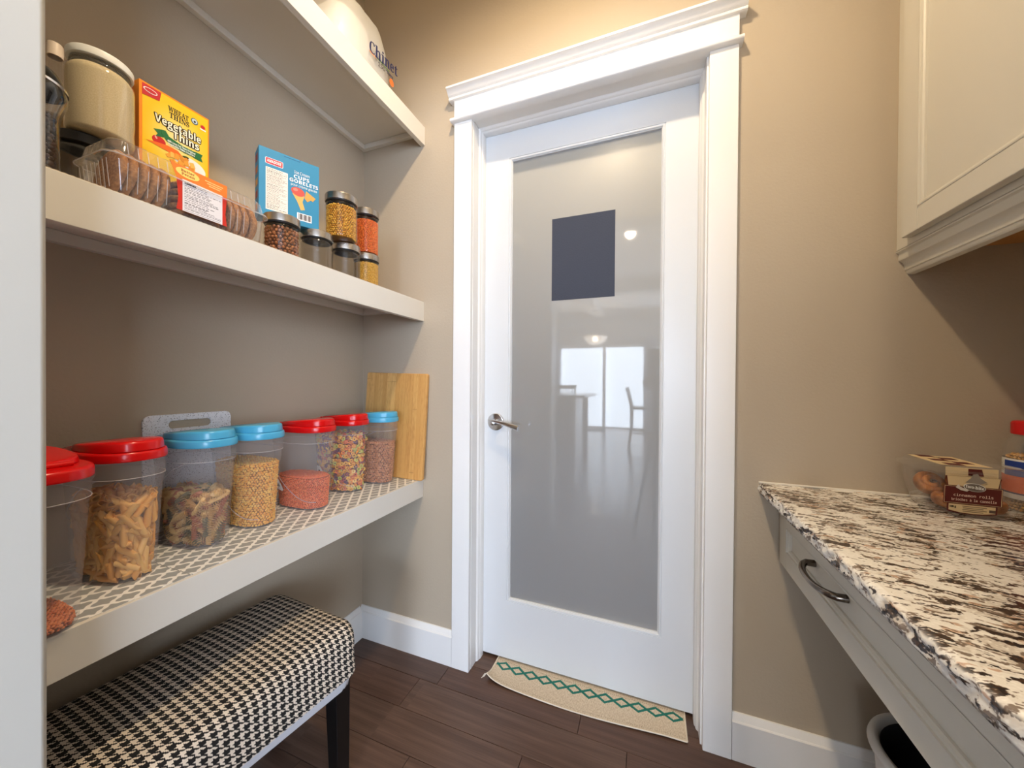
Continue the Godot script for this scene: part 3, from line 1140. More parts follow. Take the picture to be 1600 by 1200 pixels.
func side_sticker(t: Node3D) -> void:
	# small white price sticker low on the side, with a dark code block
	var pts := PackedVector2Array([Vector2(-0.070, 0.056), Vector2(-0.028, 0.052), Vector2(-0.024, 0.056), Vector2(-0.028, 0.064), Vector2(-0.043, 0.082), Vector2(-0.049, 0.086), Vector2(-0.056, 0.085), Vector2(-0.070, 0.084)])
	var y := 0.066
	var mb := MB.new()
	var z0 := keep_hz(y) + 0.0006
	mb.prism(pts, Vector3(0, 0, z0), Vector3.RIGHT, Vector3(0, 1, 0.037).normalized(), Vector3(0, 0, 0.0004))
	mb.v = PackedVector3Array(Array(mb.v).map(func(p): return Vector3(p.x, p.y, p.z - 0.0029 + 0.037 * 0.05 - keep_hz(y) * (1.0 - pow(maxf(0.0, 1.0 - pow(absf(p.x) / keep_hx(y), 3.03)), 0.425)))))
	part("sticker", mb, M.ink_white, t, "white paper sticker")
	for k in 7:
		var w: float = 0.0008 + 0.0009 * ((k * 5) % 3)
		var x := -0.059 + k * 0.0036
		var zz := keep_hz(0.068) * pow(maxf(0.0, 1.0 - pow(absf(x) / keep_hx(0.068), 3.03)), 0.425) + 0.0006
		part("code_bar", MB.new().bx(Vector3(x, 0.064, zz - 0.0004), Vector3(x + w, 0.071, zz + 0.0006), 0.0), M.ink_black, t)

func core(parent: Node, m: Material, fill: float, inset: float, notch: float, called := "core", up := 0.0) -> void:
	var S := []
	for i in 9:
		var y := lerpf(0.004, fill, i / 8.0)
		var row := PackedVector3Array()
		for j in 64:
			row.append(keep_in(TAU * j / 64, y, inset, notch))
		S.append(row)
	part(called, MB.new().loft(S), m, parent)

# where the pieces lie: one layer behind the wall, one on top
func wall_spots(fill: float, r: float, inset: float, notch: float, jitter := 0.35) -> Array:
	var out := []
	var y := 0.004 + r
	var row := 0
	while y < fill - r * 0.3:
		# even steps along the outline
		var pts := []
		var len := 0.0
		var last := keep_in(0.0, y, inset, notch)
		for j in range(1, 181):
			var p := keep_in(TAU * j / 180, y, inset, notch)
			len += p.distance_to(last)
			last = p
		var cnt := int(len / (r * 2.0))
		var acc := 0.0
		last = keep_in(0.0, y, inset, notch)
		var want := (0.5 if row % 2 else 0.0) * r * 2.0
		for j in range(1, 181):
			var p := keep_in(TAU * j / 180, y, inset, notch)
			var d := p.distance_to(last)
			while want <= acc + d and out.size() < 60000:
				var q := last.lerp(p, clampf((want - acc) / maxf(d, 1e-6), 0, 1))
				out.append(q + Vector3(rng.randf_range(-1, 1), rng.randf_range(-1, 1), rng.randf_range(-1, 1)) * r * jitter)
				want += r * 2.0
			acc += d
			last = p
		y += r * 1.74
		row += 1
	var x := -0.1
	row = 0
	while x < 0.1:
		var z := -0.055 + (r if row % 2 else 0.0)
		while z < 0.055:
			var hx := keep_hx(fill) - inset
			var hz := keep_hz(fill) - inset
			if pow(absf(x) / hx, 3.03) + pow(absf(z) / hz, 2.35) < 0.93:
				out.append(Vector3(x, fill + rng.randf_range(-0.2, 0.6) * r, z))
			z += r * 2.0
		x += r * 1.74
		row += 1
	return out

func contents(called: String, label: String, at: Vector3, flip := false) -> Node3D:
	return thing(called, label, "dry food", at, PI if flip else 0.0)

func beads(t: Node3D, called: String, fill: float, r: float, base: Color, vary: Color, notch: float, squash := Vector3.ONE, rough := 0.55) -> void:
	t.set_meta("kind", "stuff")
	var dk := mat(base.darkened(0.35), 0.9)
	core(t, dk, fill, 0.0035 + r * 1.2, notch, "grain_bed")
	var mb := MB.new()
	mb.ball(Vector3.ZERO, squash * r, 8 if r < 0.003 else 10, 5 if r < 0.003 else 7)
	var m := mat(Color.WHITE, rough)
	m.vertex_color_use_as_albedo = true
	var xf := []
	var cols := []
	for p in wall_spots(fill, r, 0.0035 + r, notch):
		xf.append(Transform3D(spin().scaled(Vector3.ONE * rng.randf_range(0.85, 1.1)), p))
		cols.append(base.lerp(vary, rng.randf()).srgb_to_linear())
	multi(called, mb.mesh(m), xf, t, cols)

func penne_mesh() -> MB:
	var mb := MB.new()
	var L := 0.040
	var r := 0.0055
	var k := 16
	var out := []
	var inn := []
	for e in [-1.0, 1.0]:
		var ro := PackedVector3Array()
		var ri := PackedVector3Array()
		for j in k:
			var t := TAU * j / k
			var rr := r * (1.0 + (0.05 if j % 2 else 0.0))
			var slant := cos(t) * r * 1.15
			ro.append(Vector3(cos(t) * rr, e * L / 2 + slant, sin(t) * rr))
			ri.append(Vector3(cos(t) * r * 0.74, e * L / 2 + slant * 0.74, sin(t) * r * 0.74))
		out.append(ro)
		inn.append(ri)
	mb.grid(out, true, 1.0)
	mb.grid(inn, true, -1.0)
	for e in 2:
		mb.grid([out[e], inn[e]] if e == 1 else [inn[e], out[e]], true, 1.0)
	return mb

func rotini_mesh() -> MB:
	var mb := MB.new()
	var L := 0.042
	var steps := 30
	var blades := 3
	for b in blades:
		var S := []
		for i in steps + 1:
			var f := float(i) / steps
			var a := TAU * (b / 3.0 + f * 2.6)
			var o := Vector3(cos(a), 0, sin(a))
			var w := Vector3(-sin(a), 0.9, cos(a)).normalized() * 0.0011
			var c := Vector3(0, L * (f - 0.5), 0)
			S.append(PackedVector3Array([c + w * 1.2, c + o * 0.0072 + w, c + o * 0.0080, c + o * 0.0072 - w, c - w * 1.2]))
		mb.grid(S, true, 1.0)
	return mb

func loop_mesh() -> MB:
	var mb := MB.new()
	var P := []
	for i in 16:
		var a := TAU * i / 16
		var row := PackedVector3Array()
		for j in 8:
			var b := TAU * j / 8
			var rr := 0.0047 + cos(b) * 0.0025
			row.append(Vector3(cos(a) * rr, sin(b) * 0.0024, sin(a) * rr))
		P.append(row)
	mb.grid(P, true, 1.0, 1.0, 1.0, true)
	mb.v.clear(); mb.n.clear(); mb.uv.clear()
	mb.grid(P, true, -1.0, 1.0, 1.0, true)
	return mb

func pieces(t: Node3D, called: String, mb: MB, fill: float, inset: float, notch: float, step: float, cols_from: Array, half: float, m: StandardMaterial3D = null) -> void:
	# half = half length of a long piece that lies along the wall; 0 = a ring that shows its hole
	if m == null:
		m = mat(Color.WHITE, 0.5)
	m.vertex_color_use_as_albedo = true
	var xf := []
	var cols := []
	for layer in 2:
		for p in wall_spots(fill - layer * 0.004, step, inset + layer * step * 0.9, notch, 0.45):
			var hx := keep_hx(p.y)
			var hz := keep_hz(p.y)
			var out := Vector3(signf(p.x) * pow(absf(p.x) / hx, 2.03) / hx, 0, signf(p.z) * pow(absf(p.z) / hz, 1.35) / hz).normalized()
			var ok := false
			var along := Vector3.UP
			for k in 12:
				along = Vector3(rng.randf_range(-1, 1), rng.randf_range(-1, 1), rng.randf_range(-1, 1)).normalized()
				if half <= 0.0:
					along = (out + along * 0.85).normalized()
					ok = true
					break
				along = (along - out * along.dot(out) * 0.9).normalized()
				var good := true
				for e in [-1.0, 1.0]:
					var q: Vector3 = p + along * half * e
					var f := pow(absf(q.x) / (keep_hx(q.y) - inset * 0.72), 3.03) + pow(absf(q.z) / (keep_hz(q.y) - inset * 0.72 - notch * 0.5), 2.35)
					if f > 1.0 or q.y < 0.006 or q.y > fill + 0.012:
						good = false
				if good:
					ok = true
					break
			if not ok:
				continue
			var s := along.cross(out).normalized()
			if s.length() < 0.5:
				s = along.cross(Vector3.UP).normalized()
			xf.append(Transform3D(Basis(s, along, s.cross(along)).rotated(along, rng.randf() * TAU), p))
			var c: Color = cols_from[rng.randi() % cols_from.size()]
			cols.append(c.lightened(rng.randf_range(0.0, 0.12)).srgb_to_linear())
	multi(called, mb.mesh(m), xf, t, cols)

func containers() -> void:
	M.lid_red = mat(rgb(214, 10, 12), 0.22, 0.5)
	M.lid_blue = mat(rgb(82, 176, 218), 0.26, 0.5)
	var Y := 0.7002
	var zs := [1.040, 0.904, 0.757, 0.635, 0.483, 0.312, 0.189]
	var xs := [-0.292, -0.380, -0.401, -0.404, -0.380, -0.408, -0.378]
	make_keeper("red lidded plastic food container half hidden behind the near wall edge", true, true, Vector3(xs[0], Y, zs[0]), true)
	make_keeper("red lidded plastic food container filled with penne pasta", true, true, Vector3(xs[1], Y, zs[1]))
	make_keeper("blue lidded plastic food container filled with rotini spirals", false, true, Vector3(xs[2], Y, zs[2]))
	side_sticker(make_keeper("blue lidded plastic food container filled with yellow split peas", false, false, Vector3(xs[3], Y, zs[3])))
	side_sticker(make_keeper("red lidded plastic food container part filled with orange lentils", true, false, Vector3(xs[4], Y, zs[4])))
	side_sticker(make_keeper("red lidded plastic food container filled with coloured cereal loops", true, false, Vector3(xs[5], Y, zs[5])))
	make_keeper("blue lidded plastic food container of brown chickpeas before the bamboo board", false, true, Vector3(xs[6], Y, zs[6]))
	var t := contents("red_lentils", "shallow layer of orange lentils in the half hidden container", Vector3(xs[0], Y, zs[0]), true)
	beads(t, "lentil", 0.013, 0.0026, rgb(214, 112, 62), rgb(226, 138, 84), 0.007, Vector3(1, 0.6, 1))
	t = contents("penne_pasta", "penne pasta tubes inside the red lidded container", Vector3(xs[1], Y, zs[1]))
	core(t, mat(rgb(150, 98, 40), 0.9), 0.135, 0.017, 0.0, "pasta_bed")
	pieces(t, "penne", penne_mesh(), 0.146, 0.0095, 0.005, 0.0082, [rgb(236, 174, 84), rgb(242, 188, 102), rgb(226, 160, 70)], 0.019)
	t = contents("rotini_pasta", "tricolour rotini pasta spirals inside the blue lidded container", Vector3(xs[2], Y, zs[2]))
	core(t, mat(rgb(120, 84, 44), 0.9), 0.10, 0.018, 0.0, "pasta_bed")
	pieces(t, "rotini", rotini_mesh(), 0.112, 0.0115, 0.005, 0.0090, [rgb(232, 186, 110), rgb(236, 192, 116), rgb(222, 172, 96), rgb(190, 106, 60), rgb(116, 104, 62)], 0.020)
	t = contents("split_peas", "yellow split peas inside the blue lidded container", Vector3(xs[3], Y, zs[3]))
	beads(t, "split_pea", 0.165, 0.0033, rgb(238, 160, 40), rgb(248, 200, 92), 0.0, Vector3(1, 0.7, 1))
	t = contents("red_lentils", "orange lentils inside the tall red lidded container with a barcode sticker", Vector3(xs[4], Y, zs[4]))
	beads(t, "lentil", 0.094, 0.0023, rgb(238, 100, 34), rgb(248, 140, 74), 0.0, Vector3(1, 0.6, 1))
	t = contents("cereal_loops", "coloured ring cereal inside the red lidded container", Vector3(xs[5], Y, zs[5]))
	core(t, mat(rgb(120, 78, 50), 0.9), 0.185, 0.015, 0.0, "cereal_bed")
	pieces(t, "loop", loop_mesh(), 0.194, 0.0070, 0.0, 0.0072, [rgb(240, 168, 60), rgb(244, 190, 84), rgb(234, 128, 56), rgb(240, 176, 74), rgb(238, 150, 60), rgb(150, 78, 92), rgb(104, 62, 92), rgb(196, 196, 100), rgb(222, 110, 70), rgb(236, 200, 120)], 0.0)
	t = contents("chickpeas", "brown chickpeas inside the last blue lidded container", Vector3(xs[6], Y, zs[6]))
	beads(t, "chickpea", 0.152, 0.0043, rgb(182, 112, 66), rgb(210, 146, 98), 0.007, Vector3(1, 0.9, 0.95), 0.45)

func boards() -> void:
	# bamboo board leaning on the wall behind the last container
	var im := Image.create(256, 512, false, Image.FORMAT_RGB8)
	var a := noise(0.02, 41, 3)
	var b := noise(0.09, 47, 2)
	var strips := []
	for k in 14:
		strips.append(rng.randf())
	for y in 512:
		for x in 256:
			var k := int(x / 18.3)
			var c := rgb(206, 152, 84).lerp(rgb(226, 180, 112), strips[mini(k, 13)])
			var g := a.get_noise_2d(x * 3.0 + k * 90, y * 0.12) * 0.5 + b.get_noise_2d(x * 2.0 + k * 31, y * 0.25) * 0.35
			c = c.lerp(rgb(176, 120, 62), clampf(g * 0.8 + 0.05, 0, 1))
			# darker knuckles of the cane
			var node := fposmod(y + strips[mini(k, 13)] * 460.0, 300.0)
			if node < 2.5 and strips[mini(k, 13)] > 0.45:
				c = c.lerp(rgb(150, 100, 52), 0.35)
			im.set_pixel(x, y, c)
	var bm := printed(im, 0.5)
	bm.uv1_scale = Vector3(1.0 / 0.30, 1.0 / 0.42, 1)
	var mb := MB.new()
	var S := []
	for l in [[0.0, 0.0022], [0.002, 0.0003], [0.0035, 0.0], [0.0125, 0.0], [0.014, 0.0003], [0.016, 0.0022]]:
		S.append(_flat_ring(0.1475 - l[1], 0.207 - l[1], 0.008, l[0]))
	mb.loft(S)
	for q in mb.uv.size():
		mb.uv[q] = Vector2(mb.v[q].x + 0.15, mb.v[q].y + 0.21)
	var o := solo("bamboo_cutting_board", mb, bm, "bamboo cutting board leaning on the wall behind the last container", "cutting board", Vector3(-0.346, 0.7015, 0.1105))
	o.rotation = Vector3(deg_to_rad(-3.0), 0, deg_to_rad(-1.3))
	o.position = Vector3(-0.340, 0.908, 0.0995)
	# speckled board with a grip slot against the left wall
	var sp := Image.create(256, 256, false, Image.FORMAT_RGB8)
	sp.fill(rgb(240, 240, 244))
	for k in 900:
		var x := rng.randi() % 254
		var y := rng.randi() % 254
		var c := [rgb(70, 70, 84), rgb(120, 112, 116), rgb(160, 130, 116), rgb(90, 90, 100)][rng.randi() % 4] as Color
		sp.set_pixel(x, y, c)
		sp.fill_rect(Rect2i(x, y, 1 + rng.randi() % 3, 1 + rng.randi() % 3), c)
	var sm := printed(sp, 0.4)
	sm.uv1_scale = Vector3(8, 8, 1)
	var t := MB.new()
	var outer := _flat_ring(0.0975, 0.145, 0.016, 0.0, 10)
	var inner := PackedVector3Array()
	for p in _flat_ring(0.047, 0.010, 0.0098, 0.0, 10):
		inner.append(p + Vector3(0, 0.1185, 0))
	var rows := []
	for l in [[0, 0.0015, 0.0], [0, 0.0, 0.0015], [0, 0.0, 0.0045], [0, 0.0015, 0.006], [1, -0.0012, 0.006], [1, 0.0, 0.0045], [1, 0.0, 0.0015], [1, -0.0012, 0.0]]:
		var row := PackedVector3Array()
		var src := outer if l[0] == 0 else inner
		var cc := Vector3(0, 0.1185 if l[0] == 1 else 0.0, 0)
		for p in src:
			var d: Vector3 = (p - cc).normalized()
			row.append(p - d * l[1] + Vector3(0, 0, l[2]))
		rows.append(row)
	t.grid(rows, true, 1.0, 1.0, 1.0, true)
	for q in t.uv.size():
		t.uv[q] = Vector2(t.v[q].x, t.v[q].y)
	var s := solo("speckled_cutting_board", t, sm, "white speckled plastic cutting board with a slot handle behind the blue lidded container", "cutting board", Vector3(-0.5205, 0.8505, 0.706), PI / 2)
	s.rotation.z = deg_to_rad(0.0)

func _flat_ring(hx: float, hy: float, r: float, z: float, per := 6) -> PackedVector3Array:
	var out := PackedVector3Array()
	for p in rrect(hx, hy, r, 0.0, per):
		out.append(Vector3(p.x, p.z, z))
	return out

# ------------------------------------------------------------------ jars and boxes on the middle shelf
func jar_body(r: float, h: float, lid: float) -> MB:
	return MB.new().lathe([Vector2(0.0, 0.0005), Vector2(r - 0.007, 0.0005), Vector2(r - 0.002, 0.003), Vector2(r, 0.008), Vector2(r, h - lid - 0.014), Vector2(r - 0.002, h - lid - 0.007), Vector2(r - 0.006, h - lid - 0.003), Vector2(r - 0.006, h - lid + 0.002)], 48, Vector3.ZERO, 60.0)

func make_jar(label: String, at: Vector3, r: float, h: float, glass: Material, group := "glass jars with steel lids") -> Node3D:
	var lid := 0.021
	var t := thing("glass_jar", label, "jar", at, 0.0, group)
	part("body", jar_body(r, h, lid), glass, t, "clear glass body")
	var L := MB.new()
	L.lathe([Vector2(r - 0.004, h - lid), Vector2(r - 0.0008, h - lid), Vector2(r, h - lid + 0.001), Vector2(r, h - 0.003), Vector2(r - 0.001, h - 0.001), Vector2(r - 0.003, h), Vector2(0.0, h)], 56, Vector3.ZERO, 60.0)
	part("lid", L, M.steel, t, "brushed steel lid")
	part("seal", MB.new().lathe([Vector2(r - 0.008, h - lid - 0.003), Vector2(r - 0.0025, h - lid - 0.003), Vector2(r - 0.0015, h - lid - 0.0004), Vector2(r - 0.006, h - lid - 0.0001)], 40), M.dark, t)
	return t

func jar_fill(called: String, label: String, at: Vector3, R: float, h: float, bead: float, base: Color, vary: Color, squash := Vector3.ONE, rough := 0.5) -> void:
	var t := thing(called, label, "dry food", at)
	t.set_meta("kind", "stuff")
	var r := R - 0.003
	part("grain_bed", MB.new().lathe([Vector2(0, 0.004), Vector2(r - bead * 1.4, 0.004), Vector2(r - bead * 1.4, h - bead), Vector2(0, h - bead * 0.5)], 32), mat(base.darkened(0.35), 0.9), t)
	var xf := []
	var cols := []
	var y := 0.004 + bead
	var row := 0
	while y < h + bead * 0.5:
		var n := int(TAU * (r - bead) / (bead * 2.0))
		for j in n:
			var a := TAU * (j + (0.5 if row % 2 else 0.0) + rng.randf_range(-0.15, 0.15)) / n
			xf.append(Transform3D(spin().scaled(Vector3.ONE * rng.randf_range(0.85, 1.12)), Vector3(cos(a) * (r - bead), y + rng.randf_range(-0.25, 0.25) * bead, sin(a) * (r - bead))))
			cols.append(base.lerp(vary, rng.randf()).srgb_to_linear())
		y += bead * 1.74
		row += 1
	var q := r - bead * 3.0
	while q > bead:
		var n := int(TAU * q / (bead * 2.0))
		for j in n:
			var a := TAU * j / n
			xf.append(Transform3D(spin(), Vector3(cos(a) * q, h + rng.randf_range(-0.3, 0.3) * bead, sin(a) * q)))
			cols.append(base.lerp(vary, rng.randf()).srgb_to_linear())
		q -= bead * 1.8
	var m := mat(Color.WHITE, rough)
	m.vertex_color_use_as_albedo = true
	multi("grain", MB.new().ball(Vector3.ZERO, squash * bead, 8, 5).mesh(m), xf, t, cols)

func print_rows(w: int, h: int, sd: int, paper: Color, ink: Color) -> Image:
	# lines of print too small to read
	var im := Image.create(w, h, false, Image.FORMAT_RGB8)
	im.fill(paper)
	var r := RandomNumberGenerator.new()
	r.seed = sd
	var y := 6
	while y < h - 6:
		var x := 6
		var stop := int(w * r.randf_range(0.55, 0.97))
		var th := 2 if r.randf() < 0.75 else 3
		while x < stop:
			var l := r.randi_range(3, 14)
			im.fill_rect(Rect2i(x, y, mini(l, w - 6 - x), th), ink.lerp(paper, r.randf_range(0.1, 0.45)))
			x += l + r.randi_range(2, 4)
		y += r.randi_range(5, 7)
		if r.randf() < 0.12:
			im.fill_rect(Rect2i(5, y, w - 10, 1), ink.lerp(paper, 0.2))
			y += 4
	return im

# a flat shape printed on a face: outline in face coordinates, a hair proud of it
func patch(called: String, pts: Array, z: float, m: Material, parent: Node) -> void:
	var poly := PackedVector2Array(pts)
	if poly.size() < 3:
		return
	part(called, MB.new().prism(poly, Vector3(0, 0, z - 0.0002), Vector3.RIGHT, Vector3.UP, Vector3(0, 0, 0.0004)), m, parent)

func oval(c: Vector2, rx: float, ry: float, n := 24, turn := 0.0) -> Array:
	var out := []
	for i in n:
		out.append(c + Vector2(cos(TAU * i / n) * rx, sin(TAU * i / n) * ry).rotated(turn))
	return out

func rect(c: Vector2, w: float, h: float, r := 0.0) -> Array:
	if r <= 0.0:
		return [c + Vector2(-w, -h) / 2, c + Vector2(w, -h) / 2, c + Vector2(w, h) / 2, c + Vector2(-w, h) / 2]
	var out := []
	for p in rrect(w / 2, h / 2, r, 0.0, 4):
		out.append(c + Vector2(p.x, p.z))
	return out

func middle_shelf_goods() -> void:
	var Y := 1.3985
	var S := 0.111
	make_jar("short glass jar of brown hazelnuts, next to the clear cookie box", Vector3(-0.29, Y, 0.622), 0.042, S, M.jarglass)
	jar_fill("hazelnuts", "brown hazelnuts inside the short glass jar by the cookie box", Vector3(-0.29, Y, 0.622), 0.042, 0.076, 0.0048, rgb(126, 70, 34), rgb(184, 116, 66), Vector3(1, 0.86, 0.86), 0.35)
	make_jar("short empty glass jar right below the blue ice cream cup box", Vector3(-0.29, Y, 0.515), 0.042, S, M.greyglass)
	make_jar("short empty glass jar below the tall jar of yellow corn", Vector3(-0.285, Y, 0.413), 0.042, S, M.greyglass)
	make_jar("short glass jar of yellow millet, lower of the stack at the right end", Vector3(-0.29, Y, 0.320), 0.0415, S, M.jarglass)
	jar_fill("millet", "fine yellow millet inside the short jar at the right end", Vector3(-0.29, Y, 0.320), 0.0415, 0.078, 0.0022, rgb(212, 160, 48), rgb(230, 184, 84))
	make_jar("tall glass jar of yellow corn standing on two empty jars", Vector3(-0.27, Y + S, 0.4465), 0.0455, 0.134, M.jarglass)
	jar_fill("corn_kernels", "yellow corn kernels inside the tall jar", Vector3(-0.27, Y + S, 0.4465), 0.0455, 0.098, 0.0032, rgb(206, 134, 20), rgb(244, 190, 66), Vector3(1, 0.9, 0.7), 0.4)
	make_jar("tall glass jar of orange lentils, upper of the stack at the right end", Vector3(-0.29, Y + S, 0.320), 0.0405, 0.15, M.jarglass)
	jar_fill("orange_lentils", "orange lentils inside the tall jar at the right end", Vector3(-0.29, Y + S, 0.320), 0.0405, 0.112, 0.0024, rgb(236, 100, 16), rgb(250, 140, 50), Vector3(1, 0.6, 1))
	# three more jars at the back carry what stands higher up
	var dkjar := [[Vector3(-0.400, Y, 0.852), 0.113, "dark lidded jar at the back, left one beneath the cracker box"], [Vector3(-0.400, Y, 0.766), 0.113, "dark lidded jar at the back, right one beneath the cracker box"], [Vector3(-0.388, Y, 0.940), 0.135, "dark lidded jar at the back beneath the large flour jar"]]
	for d in dkjar:
		var b := thing("storage_jar", d[2], "jar", d[0], 0.0, "dark lidded jars at the back")
		part("body", jar_body(0.0415, d[1], 0.018), M.greyglass, b)
		part("lid", MB.new().lathe([Vector2(0.036, d[1] - 0.018), Vector2(0.0415, d[1] - 0.018), Vector2(0.0415, d[1] - 0.002), Vector2(0.039, d[1]), Vector2(0, d[1])], 40), M.dark, b)
	# large jar of flour with a white lid
	var J := Vector3(-0.366, Y + 0.135, 0.928)
	var t := thing("large_glass_jar", "large glass jar of oat flour with a white screw lid", "jar", J)
	part("body", MB.new().lathe([Vector2(0, 0.0005), Vector2(0.037, 0.0005), Vector2(0.0435, 0.004), Vector2(0.0455, 0.010), Vector2(0.0445, 0.03), Vector2(0.0455, 0.045), Vector2(0.0455, 0.112), Vector2(0.0445, 0.120), Vector2(0.040, 0.1275), Vector2(0.0385, 0.131), Vector2(0.0385, 0.146)], 56, Vector3.ZERO, 60.0), M.jarglass, t)
	part("lid", MB.new().lathe([Vector2(0.039, 0.1385), Vector2(0.0432, 0.1385), Vector2(0.0438, 0.140), Vector2(0.0438, 0.150), Vector2(0.042, 0.1525), Vector2(0.038, 0.1532), Vector2(0, 0.1525)], 56, Vector3.ZERO, 60.0), mat(rgb(238, 240, 238), 0.3), t, "white metal screw lid")
	for k in 2:
		var rg := []
		for i in 33:
			rg.append(Vector3(cos(TAU * i / 32) * 0.0387, 0.1305 + 0.0035 * k, sin(TAU * i / 32) * 0.0387))
		part("thread", MB.new().tube(rg, 0.0009, 5, false), M.greyglass, t)
	var fm := tinted(Color.WHITE, noise_tex(0.12, 256, 17, rgb(196, 178, 138), rgb(228, 214, 180)), 0.95, Vector3.ONE * 14.0)
	solo("oat_flour", MB.new().lathe([Vector2(0, 0.003), Vector2(0.037, 0.003), Vector2(0.0425, 0.006), Vector2(0.044, 0.011), Vector2(0.0432, 0.03), Vector2(0.044, 0.046), Vector2(0.044, 0.112), Vector2(0.043, 0.1195), Vector2(0.0385, 0.1265), Vector2(0, 0.128)], 48, Vector3.ZERO, 60.0), fm, "pale oat flour filling the large glass jar", "flour", J).set_meta("kind", "stuff")
	# dark bean canister at the near end
	var C := Vector3(-0.285, Y, 1.047)
	t = thing("bean_canister", "flared glass canister of dark beans by the near wall edge", "canister", C)
	part("body", MB.new().lathe([Vector2(0, 0.0005), Vector2(0.046, 0.0005), Vector2(0.048, 0.003), Vector2(0.046, 0.006), Vector2(0.0415, 0.014), Vector2(0.0405, 0.03), Vector2(0.0405, 0.094), Vector2(0.043, 0.108), Vector2(0.048, 0.122), Vector2(0.049, 0.130), Vector2(0.048, 0.140)], 48, Vector3.ZERO, 60.0), M.greyglass, t)
	part("rim", MB.new().lathe([Vector2(0.0475, 0.1385), Vector2(0.0495, 0.139), Vector2(0.0495, 0.1425), Vector2(0.047, 0.1435)], 48), M.chrome, t)
	part("lid", MB.new().lathe([Vector2(0.0465, 0.141), Vector2(0.0455, 0.150), Vector2(0.040, 0.163), Vector2(0.028, 0.172), Vector2(0, 0.176)], 48, Vector3.ZERO, 60.0), mat(rgb(24, 26, 25), 0.18), t, "glossy dark lid")
	jar_fill("dark_beans", "dark brown beans inside the canister by the near wall", C + Vector3(0, 0.004, 0), 0.0405, 0.092, 0.0052, rgb(54, 40, 40), rgb(92, 72, 72), Vector3(1, 0.75, 0.8), 0.2)
	# slim bottle behind it
	t = thing("glass_bottle", "slim clear glass bottle neck rising behind the bean canister", "bottle", Vector3(-0.470, Y, 0.952))
	part("body", MB.new().lathe([Vector2(0, 0.001), Vector2(0.026, 0.001), Vector2(0.029, 0.006), Vector2(0.029, 0.20), Vector2(0.025, 0.228), Vector2(0.012, 0.256), Vector2(0.0092, 0.275), Vector2(0.009, 0.318)], 32, Vector3.ZERO, 60.0), M.jarglass, t)
	part("cap", MB.new().lathe([Vector2(0.0095, 0.31), Vector2(0.011, 0.31), Vector2(0.0112, 0.333), Vector2(0.0095, 0.3355), Vector2(0, 0.3355)], 24), mat(rgb(214, 200, 186), 0.4), t)
	part("syrup", MB.new().lathe([Vector2(0, 0.004), Vector2(0.0275, 0.006), Vector2(0.0275, 0.19), Vector2(0, 0.191)], 24), mat(rgb(196, 168, 122), 0.3), t)
	cracker_box(Vector3(-0.381, Y + 0.113, 0.8115))
	cup_box(Vector3(-0.318, Y + S, 0.584))
	cookie_box(Vector3(-0.273, Y, 0.8425))

func shaded_box(w: float, h: float, d: float) -> MB:
	return MB.new().bx(Vector3(-w / 2, 0, -d / 2), Vector3(w / 2, h, d / 2), 0.0008)

